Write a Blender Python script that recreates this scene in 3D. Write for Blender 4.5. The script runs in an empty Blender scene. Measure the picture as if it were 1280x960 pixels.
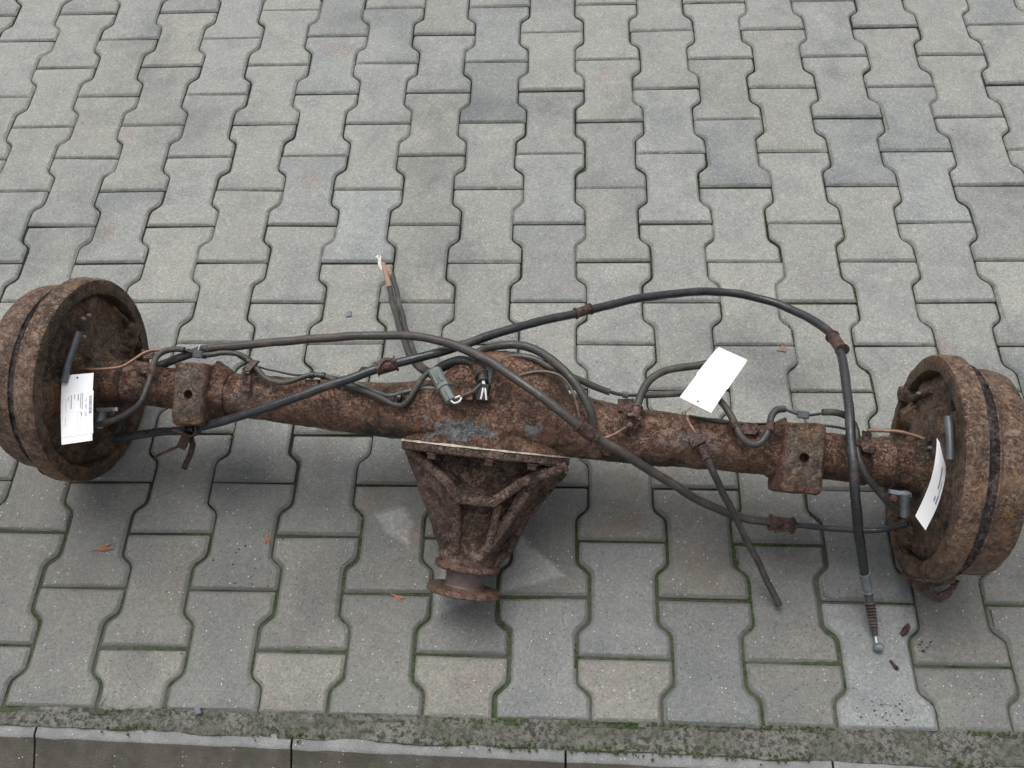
import bpy, math, random
from mathutils import Vector, Matrix, noise as mn
random.seed(7)
S = bpy.context.scene
COL = S.collection

# ---------------------------------------------------------------- camera, sky, sun, exposure
F_PX, CAM = 1114.63, Vector((0.829581, -0.325380, 1.481506))
CAM_ROT = (0.513915, 0.046292, 0.032162)
cd = bpy.data.cameras.new('camera'); cam = bpy.data.objects.new('camera', cd); COL.objects.link(cam)
cd.sensor_width = 36.0; cd.lens = F_PX / 1280 * 36.0; cd.clip_end = 100; cd.clip_start = 0.02
cam.location = CAM; cam.rotation_euler = CAM_ROT; S.camera = cam
SUN_EL, SUN_AZ = math.radians(68), math.radians(-25)          # azimuth measured from +Y towards +X
wd = bpy.data.worlds.new('World'); S.world = wd; wd.use_nodes = True
nt = wd.node_tree; nt.nodes.clear()
sky = nt.nodes.new('ShaderNodeTexSky'); sky.sky_type = 'NISHITA'; sky.sun_disc = False
sky.sun_elevation = SUN_EL; sky.sun_rotation = SUN_AZ; sky.dust_density = 4.0; sky.air_density = 1.0
hs = nt.nodes.new('ShaderNodeHueSaturation'); hs.inputs['Saturation'].default_value = 0.18   # cloud cover: nearly white sky
bg = nt.nodes.new('ShaderNodeBackground'); bg.inputs['Strength'].default_value = 0.125
wo = nt.nodes.new('ShaderNodeOutputWorld')
nt.links.new(sky.outputs[0], hs.inputs['Color']); nt.links.new(hs.outputs[0], bg.inputs[0]); nt.links.new(bg.outputs[0], wo.inputs[0])
sl = bpy.data.lights.new('sun', 'SUN'); sl.energy = 1.0; sl.angle = math.radians(40); sl.color = (1, 0.975, 0.94)
so = bpy.data.objects.new('sun', sl); COL.objects.link(so)
sdir = Vector((math.sin(SUN_AZ) * math.cos(SUN_EL), math.cos(SUN_AZ) * math.cos(SUN_EL), math.sin(SUN_EL)))
so.rotation_euler = sdir.to_track_quat('Z', 'Y').to_euler(); so.location = (0, 0, 4)
S.view_settings.view_transform = 'Standard'; S.view_settings.look = 'None'
S.view_settings.exposure = 0.56; S.view_settings.gamma = 1.0; S.view_settings.use_curve_mapping = False

# ---------------------------------------------------------------- survey: photograph point + real height -> place
from mathutils import Euler
CR = Euler(CAM_ROT, 'XYZ').to_matrix()
def ray(x, y): return CR @ Vector(((x - 640) / F_PX, -(y - 480) / F_PX, -1))
def at(x, y, z):
    d = ray(x, y); return CAM + d * ((z - CAM.z) / d.z)
# axle frame: x along the axle, y to the rear of the casing, z up through the spring pads
DR = 0.17655                                                   # drum radius = axle height
LC, RC = Vector((0.029313, 0.411558, DR)), Vector((1.388591, 0.266515, DR))
AX = (RC - LC).normalized(); HZ = Vector((AX.y, -AX.x, 0)); TILT = math.radians(25)
FW = HZ * math.cos(TILT) - Vector((0, 0, 1)) * math.sin(TILT)
NN = HZ * math.sin(TILT) + Vector((0, 0, 1)) * math.cos(TILT)
ORG = LC + AX * 0.682
AM = Matrix(((AX.x, -FW.x, NN.x, ORG.x), (AX.y, -FW.y, NN.y, ORG.y), (AX.z, -FW.z, NN.z, ORG.z), (0, 0, 0, 1)))
AI = AM.inverted()
def atX(px, py, x):                                            # on the axle-frame plane at x
    d = ray(px, py); t = (x - (CAM - ORG).dot(AX)) / d.dot(AX); return AI @ (CAM + d * t)
def atN(x, y, n):                                              # on the axle-frame level z = n, in axle coordinates
    d = ray(x, y); t = (n - (CAM - ORG).dot(NN)) / d.dot(NN); return AI @ (CAM + d * t)
def aw(x, y, z): return AI @ at(x, y, z)                       # world height z, in axle coordinates
def I(p): return p

# ---------------------------------------------------------------- mesh helpers
def fbm(p, s, o=3):
    v = 0; a = 1
    for i in range(o):
        v += a * mn.noise(p * s); s *= 2.1; a *= 0.5
    return v
class MB:
    def __init__(self): self.v = []; self.f = []; self.m = []
    def ring(self, pts):
        i = len(self.v); self.v += [Vector(p) for p in pts]; return list(range(i, i + len(pts)))
    def face(self, ids, m=0): self.f.append(ids); self.m.append(m)
    def bridge(self, a, b, closed=True, m=0):
        n = len(a)
        for k in range(n if closed else n - 1):
            self.face([a[k], a[(k + 1) % n], b[(k + 1) % n], b[k]], m)
    def cap(self, a, flip=False, m=0): self.face(list(reversed(a)) if flip else list(a), m)
    def loft(self, rings, cap0=True, cap1=True, m=0):
        ids = [self.ring(r) for r in rings]
        for a, b in zip(ids, ids[1:]): self.bridge(a, b, m=m)
        if cap0: self.cap(ids[0], True, m)
        if cap1: self.cap(ids[-1], False, m)
        return self
    def tube(self, pts, r, n=12, caps=True, m=0):
        pts = [Vector(p) for p in pts]; R = r if isinstance(r, (list, tuple)) else [r] * len(pts)
        up = None; rings = []
        for i, p in enumerate(pts):
            t = (pts[min(i + 1, len(pts) - 1)] - pts[max(i - 1, 0)]).normalized()
            if up is None: up = t.orthogonal().normalized()
            up = (up - t * up.dot(t)).normalized(); w = t.cross(up)
            rings.append([p + (up * math.cos(2 * math.pi * k / n) + w * math.sin(2 * math.pi * k / n)) * R[i] for k in range(n)])
        return self.loft(rings, caps, caps, m)
    def strap(self, pts, w, th, up, m=0):                      # flat band: w along 'up', th across
        pts = [Vector(p) for p in pts]; rings = []
        for i, p in enumerate(pts):
            t = (pts[min(i + 1, len(pts) - 1)] - pts[max(i - 1, 0)]).normalized()
            u = (up - t * up.dot(t)).normalized(); s = t.cross(u)
            rings.append([p + u * w / 2 + s * th / 2, p - u * w / 2 + s * th / 2, p - u * w / 2 - s * th / 2, p + u * w / 2 - s * th / 2])
        return self.loft(rings, m=m)
    def plate(self, poly, low, m=0, bev=0.0015):               # polygon with own heights, extruded by the vector low
        poly = [Vector(p) for p in poly]; c = sum(poly, Vector()) / len(poly); lw = Vector(low)
        nrm = Vector()
        for a, b in zip(poly, poly[1:] + poly[:1]): nrm += (a - c).cross(b - c)
        if nrm.dot(lw) > 0: poly.reverse()
        dn = lw.normalized()
        ins = [p + (c - p).normalized() * bev * 1.4 for p in poly]
        a = self.ring([p + lw for p in poly]); b = self.ring([p + dn * bev for p in poly]); t = self.ring(ins)
        self.cap(a, True, m); self.bridge(a, b, m=m); self.bridge(b, t, m=m); self.cap(t, False, m)
        return self
    def revolve(self, prof, o, d, n=64, closed=False, m=0, sx=1, sy=1, cap0=False, cap1=False, up=None):
        d = Vector(d).normalized(); u = (Vector(up) if up else d.orthogonal()).normalized(); u = (u - d * u.dot(d)).normalized(); w = d.cross(u); o = Vector(o)
        rings = [[o + d * a + (u * math.cos(2 * math.pi * k / n) * sx + w * math.sin(2 * math.pi * k / n) * sy) * r for k in range(n)] for a, r in prof]
        return self.loft(rings, cap0, cap1, m)
    def box(self, c, ex, ey, ez, m=0):
        c, ex, ey, ez = Vector(c), Vector(ex), Vector(ey), Vector(ez)
        return self.plate([c - ex - ey + ez, c + ex - ey + ez, c + ex + ey + ez, c - ex + ey + ez], -2 * ez, m)
    def rough(self, amp, s, o=3):
        if not self.v: return self
        me = bpy.data.meshes.new('t'); me.from_pydata([tuple(p) for p in self.v], [], self.f); me.update()
        ns = [Vector(x.vector) for x in me.vertex_normals]
        for i, p in enumerate(self.v): self.v[i] = p + ns[i] * fbm(p + Vector((3.1, 7.7, 1.3)), s, o) * amp
        bpy.data.meshes.remove(me); return self
    def subdiv(self, cuts):
        import bmesh
        me = bpy.data.meshes.new('t'); me.from_pydata([tuple(p) for p in self.v], [], self.f); me.update()
        bm = bmesh.new(); bm.from_mesh(me); bmesh.ops.triangulate(bm, faces=[f for f in bm.faces if len(f.verts) > 4])
        bmesh.ops.subdivide_edges(bm, edges=bm.edges[:], cuts=cuts, use_grid_fill=True)
        bm.verts.index_update(); self.v = [v.co.copy() for v in bm.verts]; self.f = [[v.index for v in f.verts] for f in bm.faces]; self.m = [0] * len(self.f)
        bm.free(); bpy.data.meshes.remove(me); return self
    def mesh(self, name, mats, ang=35):
        me = bpy.data.meshes.new(name); me.from_pydata([tuple(p) for p in self.v], [], self.f)
        for m in mats: me.materials.append(m)
        me.polygons.foreach_set('material_index', self.m); me.shade_smooth(); me.set_sharp_from_angle(angle=math.radians(ang)); me.update()
        return me
    def build(self, name, mats, parent=None, ang=35):
        if not isinstance(mats, (list, tuple)): mats = [mats]
        return link(name, self.mesh(name, mats, ang), parent)
def link(name, data, parent=None):
    o = bpy.data.objects.new(name, data); COL.objects.link(o)
    if parent: o.parent = parent
    return o
def tag(o, label=None, cat=None, group=None, kind=None):
    if label: o['label'] = label
    if cat: o['category'] = cat
    if group: o['group'] = group
    if kind: o['kind'] = kind
    return o
def spline(pts, step=0.006):
    pts = [Vector(p) for p in pts]; P = [pts[0] * 2 - pts[1]] + pts + [pts[-1] * 2 - pts[-2]]; out = []
    for i in range(1, len(P) - 2):
        a, b, c, d = P[i - 1:i + 3]; n = max(2, int((c - b).length / step))
        for k in range(n):
            t = k / n
            out.append(0.5 * ((2 * b) + (c - a) * t + (2 * a - 5 * b + 4 * c - d) * t * t + (3 * b - a - 3 * c + d) * t ** 3))
    return out + [pts[-1]]

# ---------------------------------------------------------------- materials
class NT:
    def __init__(self, name):
        self.m = bpy.data.materials.new(name); self.m.use_nodes = True; self.t = self.m.node_tree
        self.b = self.t.nodes['Principled BSDF']; self.out = self.t.nodes['Material Output']
    def n(self, ty, ins=None, **kw):
        x = self.t.nodes.new(ty)
        for k, v in kw.items(): setattr(x, k, v)
        for k, v in (ins or {}).items(): self.put(x.inputs[k], v)
        return x
    def put(self, s, v):
        if hasattr(v, 'is_linked') or isinstance(v, bpy.types.NodeSocket): self.t.links.new(v, s)
        else: s.default_value = v
    def coord(self, kind='Object'): return self.n('ShaderNodeTexCoord').outputs[kind]
    def pos(self): return self.n('ShaderNodeNewGeometry').outputs['Position']
    def noise(self, vec, scale, detail=5, rough=.55, dist=0):
        return self.n('ShaderNodeTexNoise', {'Vector': vec, 'Scale': scale, 'Detail': detail, 'Roughness': rough, 'Distortion': dist}).outputs['Fac']
    def voro(self, vec, scale, feat='F1', rnd=1.0):
        return self.n('ShaderNodeTexVoronoi', {'Vector': vec, 'Scale': scale, 'Randomness': rnd}, feature=feat)
    def mr(self, v, a, b, c=0.0, d=1.0, smooth=True):
        return self.n('ShaderNodeMapRange', {'Value': v, 'From Min': a, 'From Max': b, 'To Min': c, 'To Max': d}, interpolation_type='SMOOTHSTEP' if smooth else 'LINEAR').outputs[0]
    def ma(self, op, a, b=0.0, c=0.0):
        x = self.n('ShaderNodeMath', operation=op); self.put(x.inputs[0], a); self.put(x.inputs[1], b)
        if op in ('MULTIPLY_ADD',): self.put(x.inputs[2], c)
        return x.outputs[0]
    def mix(self, f, a, b, mode='MIX'):
        x = self.n('ShaderNodeMix', data_type='RGBA', blend_type=mode); self.put(x.inputs[0], f)
        self.put(x.inputs[6], a if not isinstance(a, tuple) else (*a, 1)); self.put(x.inputs[7], b if not isinstance(b, tuple) else (*b, 1))
        return x.outputs[2]
    def vadd(self, a, b):
        x = self.n('ShaderNodeVectorMath', operation='ADD'); self.put(x.inputs[0], a); self.put(x.inputs[1], b); return x.outputs[0]
    def vscale(self, a, s):
        x = self.n('ShaderNodeVectorMath', operation='MULTIPLY'); self.put(x.inputs[0], a); x.inputs[1].default_value = s; return x.outputs[0]
    def dot(self, a, v):
        x = self.n('ShaderNodeVectorMath', operation='DOT_PRODUCT'); self.put(x.inputs[0], a); x.inputs[1].default_value = v; return x.outputs['Value']
    def bump(self, h, dist, strength=1.0, prev=None):
        ins = {'Height': h, 'Distance': dist, 'Strength': strength}
        if prev is not None: ins['Normal'] = prev
        return self.n('ShaderNodeBump', ins).outputs[0]
    def done(self, col, rough, nrm=None, metal=0.0, spec=0.5):
        self.put(self.b.inputs['Base Color'], col if not isinstance(col, tuple) else (*col, 1)); self.put(self.b.inputs['Roughness'], rough)
        self.put(self.b.inputs['Metallic'], metal); self.put(self.b.inputs['Specular IOR Level'], spec)
        if nrm is not None: self.put(self.b.inputs['Normal'], nrm)
        return self.m

def rust(name, dark=(.030, .014, .009), mid=(.105, .048, .030), light=(.19, .115, .088), orange=(.24, .085, .022), og=.50, scale=1.0, relief=1.0, patches=None, rbase=.5, scab=.8):
    k = NT(name); c = k.coord()
    big = k.noise(c, 9 * scale, 6, .62, .4); med = k.noise(c, 38 * scale, 7, .66, .2); fine = k.noise(c, 260 * scale, 4, .7)
    cell = k.voro(c, 240 * scale); cr = k.n('ShaderNodeSeparateColor', {0: cell.outputs['Color']}).outputs[0]
    v = k.ma('ADD', k.ma('MULTIPLY', big, .50), k.ma('ADD', k.ma('MULTIPLY', med, .42), k.ma('MULTIPLY', k.ma('SUBTRACT', cr, .5), .10))); v = k.ma('ADD', v, k.ma('MULTIPLY', fine, .22)); v = k.ma('SUBTRACT', v, .055)
    col = k.mix(k.mr(v, .42, .535), dark, mid); col = k.mix(k.mr(v, .525, .66), col, light)
    om = k.ma('MULTIPLY', k.mr(k.noise(k.vadd(c, (4.2, 1.7, 9.3)), 14 * scale, 6, .65), og, og + .12), k.mr(fine, .35, .6, .3, 1))
    col = k.mix(k.ma('MULTIPLY', om, .8), col, orange)
    pit = k.voro(c, 150 * scale); pm = k.ma('MULTIPLY', k.mr(pit.outputs['Distance'], .05, .34, 1, 0), k.mr(k.noise(c, 24 * scale, 3), .45, .6))
    col = k.mix(k.ma('MULTIPLY', pm, .75), col, (.022, .011, .008))
    fl = k.mr(k.noise(k.vadd(c, (2.7, 6.1, 3.3)), 50 * scale, 9, .76), .50, .565); lt = tuple(min(1, x * 1.15) for x in light); col = k.mix(k.ma('MULTIPLY', fl, .36), col, lt)
    sc = k.mr(k.noise(k.vadd(c, (9.7, 2.1, 5.3)), 44 * scale, 9, .80), .545, .60); col = k.mix(k.ma('MULTIPLY', sc, scab), col, tuple(x * .75 for x in dark))
    sp = k.mr(k.noise(k.vadd(c, (1.7, 8.1, 2.3)), 330 * scale, 2, .5), .64, .70); col = k.mix(k.ma('MULTIPLY', sp, .55), col, tuple(min(1, x * 1.9) for x in light))
    r = k.mr(k.noise(c, 60, 4), .3, .7, rbase - .20, rbase + .20); r = k.ma('SUBTRACT', r, k.ma('MULTIPLY', fl, .10)); r = k.ma('ADD', r, k.ma('MULTIPLY', sc, .15))
    for (cen, rad, pc, th) in patches or []:
        d = k.n('ShaderNodeVectorMath', operation='LENGTH')
        s = k.n('ShaderNodeVectorMath', operation='SUBTRACT'); k.put(s.inputs[0], c); s.inputs[1].default_value = cen
        s2 = k.n('ShaderNodeVectorMath', operation='DIVIDE'); k.put(s2.inputs[0], s.outputs[0]); s2.inputs[1].default_value = rad
        k.put(d.inputs[0], s2.outputs[0])
        f = k.ma('SUBTRACT', 1.0, d.outputs['Value']); f = k.ma('ADD', k.ma('MULTIPLY', f, .35), k.noise(k.vadd(c, (1.3, 5.1, .2)), 42, 5, .6))
        f = k.mr(f, th, th + .035); col = k.mix(k.ma('MULTIPLY', f, .92), col, pc)
    h = k.ma('ADD', k.ma('MULTIPLY', med, .9), k.ma('ADD', k.ma('MULTIPLY', fine, .45), k.ma('MULTIPLY', cr, .22))); h = k.ma('SUBTRACT', h, k.ma('MULTIPLY', pm, .5))
    h = k.ma('ADD', h, k.ma('SUBTRACT', k.ma('MULTIPLY', fl, .40), k.ma('MULTIPLY', sc, .7 * scab)))
    b = k.bump(h, .0050 * relief, 1.0); return k.done(col, r, b, 0.0, .5)

def rubber(name, col=(.018, .018, .02), rough=.38, dirt=.35, dcol=(.13, .10, .075)):
    k = NT(name); c = k.coord(); n1 = k.noise(c, 22, 6, .65); n2 = k.noise(c, 180, 3)
    f = k.ma('MULTIPLY', k.mr(n1, .5, .68), dirt); f = k.ma('ADD', f, k.ma('MULTIPLY', k.mr(n2, .55, .72), dirt * .5))
    return k.done(k.mix(f, col, dcol), k.mr(n1, .35, .7, rough - .08, rough + .3), k.bump(k.ma('ADD', n2, k.noise(c, 60, 3)), .0012, .6))
def plain(name, col, rough=.5, var=.25, bump=.0006, scale=90, metal=0.0):
    k = NT(name); c = k.coord(); n1 = k.noise(c, scale, 5, .6); n2 = k.noise(c, scale * .2, 4)
    d = tuple(x * (1 - var) for x in col); return k.done(k.mix(k.mr(k.ma('ADD', k.ma('MULTIPLY', n1, .5), k.ma('MULTIPLY', n2, .5)), .38, .62), d, col), rough, k.bump(n1, bump, .7), metal)

M = {}
M['cast'] = rust('rusty_housing', dark=(.042, .021, .013), mid=(.122, .060, .035), light=(.205, .128, .092), orange=(.20, .080, .026), og=.55, scab=.5, rbase=.42,
                 patches=[((-.03, -.022, .075), (.085, .028, .05), (.120, .127, .132), .62), ((.085, -.01, .075), (.03, .03, .05), (.10, .105, .108), .72), ((-.16, -.04, .01), (.07, .03, .04), (.026, .019, .014), .60), ((.25, -.035, .01), (.12, .022, .03), (.030, .019, .013), .64), ((-.40, .0, .035), (.09, .03, .03), (.155, .108, .092), .66), ((.33, .0, .04), (.10, .03, .03), (.150, .105, .092), .66)])  # last two patches: light along the tube top, painted into the rust colour
M['tube'] = M['cast']
M['dark'] = rust('dark_rust', dark=(.02, .012, .008), mid=(.06, .032, .02), light=(.115, .075, .055), orange=(.16, .06, .018), og=.55)
M['carrier'] = rust('carrier_rust', dark=(.034, .018, .012), mid=(.098, .056, .040), light=(.175, .122, .10), orange=(.18, .075, .028), og=.60, relief=1.1, scab=.5)
M['bowl'] = rust('oily_rust', dark=(.018, .010, .006), mid=(.060, .034, .020), light=(.100, .062, .038), orange=(.12, .055, .02), og=.58, relief=.9, rbase=.40, scab=.4)
M['drum'] = rust('drum_rust', dark=(.052, .029, .018), mid=(.145, .086, .056), light=(.24, .160, .115), orange=(.20, .100, .034), og=.53, relief=.8, scab=.42, rbase=.55)
M['groove'] = rust('groove_rust', dark=(.016, .011, .010), mid=(.062, .043, .040), light=(.145, .110, .105), orange=(.11, .055, .03), og=.62, relief=1.7, rbase=.42)
M['face'] = rust('face_rust', dark=(.028, .016, .010), mid=(.090, .051, .028), light=(.150, .097, .058), orange=(.17, .084, .026), og=.52, relief=1.4, scab=.6, rbase=.6)
M['plate'] = rust('backing_plate_rust', dark=(.026, .015, .009), mid=(.092, .052, .030), light=(.155, .102, .065), orange=(.18, .078, .024), og=.54, relief=1.3, rbase=.6, scab=.5)
M['pad'] = rust('pad_rust', dark=(.045, .022, .014), mid=(.125, .060, .036), light=(.19, .105, .072), orange=(.18, .078, .028), og=.54)
M['padface'] = rust('pad_face', dark=(.040, .028, .020), mid=(.098, .066, .044), light=(.140, .108, .085), orange=(.19, .098, .026), og=.52, relief=.6, scab=.4)
M['clamp'] = rust('clamp_rust', dark=(.030, .014, .010), mid=(.080, .040, .030), light=(.135, .085, .070), orange=(.15, .060, .026), og=.58, scale=1.6, relief=.4)
M['flange'] = rust('flange_rust', dark=(.05, .026, .016), mid=(.12, .068, .046), light=(.17, .11, .085), orange=(.17, .075, .025), og=.55, relief=.5, rbase=.42)
M['neck'] = plain('worn_steel', (.14, .105, .095), .42, .45, .0008, 60, .15)
M['gasket'] = plain('gasket', (.62, .56, .46), .7, .55, .001, 120)
M['cable'] = rubber('cable_sheath', (.020, .022, .026), .30, .5, (.10, .075, .058))
M['cable_worn'] = rubber('cable_sheath_worn', (.042, .037, .034), .38, .6, (.14, .095, .07))
M['hose'] = rubber('hose_rubber', (.036, .034, .032), .44, .6, (.13, .11, .085))
M['black'] = rubber('black_plastic', (.014, .014, .015), .38, .2)
M['pipe'] = plain('brake_pipe', (.16, .125, .10), .42, .55, .0006, 120, .2)
M['copper'] = plain('copper_pipe', (.26, .145, .095), .4, .5, .0006, 120, .3)
M['greenpipe'] = plain('green_pipe', (.10, .13, .12), .45, .5, .0006, 100)
M['connector'] = plain('grey_connector', (.15, .175, .163), .45, .25, .0005, 70)
M['clip'] = plain('grey_clip', (.085, .098, .108), .4, .3, .0005, 90)
M['wire'] = plain('white_wire', (.74, .70, .68), .45, .15, .0003, 120)
M['zinc'] = plain('zinc', (.22, .25, .27), .35, .4, .0005, 90, .5)
M['steel'] = plain('bright_steel', (.55, .57, .58), .3, .3, .0004, 150, .7)
M['paper'] = plain('paper', (.86, .86, .88), .6, .03, .0002, 40)
M['sticker'] = plain('sticker', (.88, .88, .90), .5, .02, .0001, 40)
M['ink'] = plain('ink', (.22, .25, .33), .6, .1, .0001, 40)
M['inkred'] = plain('red_ink', (.75, .45, .40), .6, .1, .0001, 40)
M['sprig'] = plain('dry_sprig', (.42, .17, .075), .7, .4, .0006, 200)
M['flake'] = rust('flake_rust', dark=(.02, .010, .010), mid=(.06, .025, .022), light=(.11, .06, .05), og=.6, scale=2)
M['chip'] = plain('slate_chip', (.13, .15, .175), .6, .3, .0008, 200)
M['leaf'] = plain('dry_leaf', (.30, .20, .155), .7, .4, .0008, 200)

def half(k, p, a, b, wob):                                     # signed distance to the line a -> b (left side positive)
    d = Vector((b[0] - a[0], b[1] - a[1])).normalized(); n = (-d.y, d.x, 0)
    return k.ma('ADD', k.ma('SUBTRACT', k.dot(p, n), n[0] * a[0] + n[1] * a[1]), wob)
def paver_mat(name, edge=False):
    k = NT(name); p = k.pos(); info = k.n('ShaderNodeObjectInfo'); oi = info.outputs['Random']
    w = k.n('ShaderNodeTexWhiteNoise', {'W': k.ma('MULTIPLY', oi, 91.7)}, noise_dimensions='1D'); q = k.vadd(p, w.outputs['Color'])
    base = k.mix(1.0, (.312, .315, .290), info.outputs['Color'], 'MULTIPLY')
    blot = k.noise(q, 13, 5, .6); base = k.mix(k.mr(blot, .42, .66, 0, .55), base, k.mix(1.0, base, (.76, .775, .83), 'MULTIPLY'))
    pale = k.noise(k.vadd(q, (3, 3, 3)), 18, 4, .6); base = k.mix(k.mr(pale, .52, .70, 0, .6), base, k.mix(1.0, base, (1.14, 1.13, 1.08), 'MULTIPLY'))
    redn = k.noise(k.vadd(p, (8.1, 2.3, 0)), 7, 3); base = k.mix(k.mr(redn, .62, .76, 0, .40), base, (.30, .215, .19))
    fine = k.noise(p, 600, 4, .75); gr = k.noise(p, 230, 3, .6)
    gc = k.voro(p, 430); gv = k.n('ShaderNodeSeparateColor', {0: gc.outputs['Color']}).outputs[0]; gc2 = k.voro(k.vadd(p, (2, 9, 4)), 270); gv2 = k.n('ShaderNodeSeparateColor', {0: gc2.outputs['Color']}).outputs[1]
    col = k.mix(k.mr(gv, 0, 1, .0, .46), base, k.mix(1.0, base, (.46, .46, .46), 'MULTIPLY')); col = k.mix(k.mr(gv2, .66, 1.0, 0, .36), col, k.mix(1.0, base, (1.5, 1.5, 1.48), 'MULTIPLY'))
    col = k.mix(k.mr(fine, .40, .66, 0, .35), col, k.mix(1.0, base, (.5, .5, .5), 'MULTIPLY'))
    # dampness plus painted shade under and before the axle, dry islands by the nose
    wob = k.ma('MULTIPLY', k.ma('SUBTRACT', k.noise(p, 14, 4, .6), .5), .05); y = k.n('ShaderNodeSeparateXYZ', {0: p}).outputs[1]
    damp_shade = k.mr(k.ma('ADD', y, k.ma('MULTIPLY', k.ma('SUBTRACT', k.noise(p, 5, 3), .5), .18)), .45, .28)
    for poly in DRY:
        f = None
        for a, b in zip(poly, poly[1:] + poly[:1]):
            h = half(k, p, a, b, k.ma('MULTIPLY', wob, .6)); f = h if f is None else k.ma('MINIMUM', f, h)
        damp_shade = k.ma('MULTIPLY', damp_shade, k.ma('SUBTRACT', 1.0, k.ma('MULTIPLY', k.mr(f, -.005, .007), 1.0)))
    col = k.mix(k.ma('MULTIPLY', damp_shade, k.mr(k.ma('ADD', y, k.ma('MULTIPLY', wob, 3.0)), -.12, .16, .62, 1.0)), col, k.mix(1.0, col, (.525, .508, .498), 'MULTIPLY'))
    # pale and dark aggregate
    v1 = k.voro(p, 165); pick = k.n('ShaderNodeSeparateColor', {0: v1.outputs['Color']}).outputs
    sp = k.ma('MULTIPLY', k.mr(v1.outputs['Distance'], .10, .24, 1, 0), k.mr(pick[0], .90, .91))
    col = k.mix(k.ma('MULTIPLY', sp, .8), col, (.62, .61, .58))
    v2 = k.voro(k.vadd(p, (7, 7, 7)), 240); pick2 = k.n('ShaderNodeSeparateColor', {0: v2.outputs['Color']}).outputs
    pt = k.ma('MULTIPLY', k.mr(v2.outputs['Distance'], .12, .30, 1, 0), k.mr(pick2[1], .78, .80))
    col = k.mix(k.ma('MULTIPLY', pt, .8), col, (.055, .055, .052))
    # rust run-off under the axle
    rs = k.ma('MULTIPLY', k.mr(k.noise(k.vadd(p, (1.1, 4.4, 0)), 9, 5, .6), .54, .70), k.mr(k.ma('ABSOLUTE', k.ma('SUBTRACT', y, .28)), .26, .10)); col = k.mix(k.ma('MULTIPLY', rs, .5), col, (.13, .085, .06))
    st = k.mr(k.noise(k.vadd(p, (3.1, 7.4, 0)), 3.2, 6, .62), .50, .66); col = k.mix(k.ma('MULTIPLY', st, .8), col, k.mix(1.0, col, (.72, .74, .76), 'MULTIPLY'))
    if edge:
        g = k.noise(p, 40, 5, .65); col = k.mix(k.mr(g, .42, .62, .15, .60), col, (.12, .125, .115)); col = k.mix(k.mr(k.noise(k.vadd(p, (5, 1, 2)), 11, 4), .56, .70, 0, .6), col, (.085, .11, .045))
    h = k.ma('ADD', k.ma('MULTIPLY', fine, .5), k.ma('ADD', k.ma('MULTIPLY', gr, .5), k.ma('MULTIPLY', gv, .35))); h = k.ma('SUBTRACT', h, k.ma('MULTIPLY', pt, .9))
    return k.done(col, k.mr(damp_shade, 0, 1, .82, .60), k.bump(h, .0016, .8), 0.0, .4)
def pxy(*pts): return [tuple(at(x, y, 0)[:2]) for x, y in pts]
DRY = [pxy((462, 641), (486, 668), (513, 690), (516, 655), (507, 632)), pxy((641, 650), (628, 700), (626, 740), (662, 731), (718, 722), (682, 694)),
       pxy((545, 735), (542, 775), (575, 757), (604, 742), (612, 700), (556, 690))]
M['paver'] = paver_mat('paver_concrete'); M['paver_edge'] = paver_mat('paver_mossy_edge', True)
def bed_mat():
    k = NT('joint_fill'); p = k.pos(); y = k.n('ShaderNodeSeparateXYZ', {0: p}).outputs[1]
    n1 = k.noise(p, 9, 4, .6); n2 = k.noise(p, 130, 4, .7); n3 = k.noise(k.vadd(p, (2, 2, 2)), 30, 4)
    near = k.mr(k.ma('ADD', y, k.ma('MULTIPLY', n1, .3)), .55, .0)
    soil = k.mix(n2, (.010, .010, .008), (.032, .032, .026)); fill = k.mix(n2, (.045, .05, .04), (.13, .135, .11)); col = k.mix(near, soil, fill)
    moss = k.mix(k.mr(n2, .3, .7), (.020, .034, .012), (.062, .088, .034)); g = k.ma('ADD', k.ma('MULTIPLY', n1, .6), k.ma('MULTIPLY', n3, .4))
    col = k.mix(k.ma('MULTIPLY', k.mr(g, .46, .58), .85), col, moss)
    return k.done(col, .95, k.bump(n2, .004, 1), 0, .2)
M['bed'] = bed_mat()
def moss_mat():
    k = NT('moss'); p = k.pos(); n = k.noise(p, 160, 4, .7); n1 = k.noise(p, 8, 2)
    return k.done(k.mix(k.mr(n1, .4, .6), k.mix(n, (.018, .034, .010), (.075, .105, .032)), k.mix(n, (.03, .045, .02), (.10, .125, .05))), .9, k.bump(n, .003, 1), 0, .2)
M['moss'] = moss_mat()
def mortar_mat():
    k = NT('mortar'); p = k.pos(); n1 = k.noise(p, 14, 6, .65); n2 = k.noise(p, 120, 5, .75); n3 = k.noise(k.vadd(p, (3, 1, 0)), 6, 4)
    col = k.mix(k.mr(n2, .38, .60), (.060, .060, .050), (.26, .255, .225)); col = k.mix(k.mr(n1, .42, .62, 0, .6), col, (.12, .125, .09))
    col = k.mix(k.ma('MULTIPLY', k.mr(n3, .54, .72), k.mr(n2, .35, .6, .1, .6)), col, (.115, .125, .075)); pt = k.voro(p, 180).outputs['Distance']
    col = k.mix(k.mr(pt, .1, .25, .5, 0), col, (.03, .03, .026))
    return k.done(col, .9, k.bump(k.ma('ADD', n2, k.ma('MULTIPLY', n1, .8)), .010, 1), 0, .3)
M['mortar'] = mortar_mat()
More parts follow.
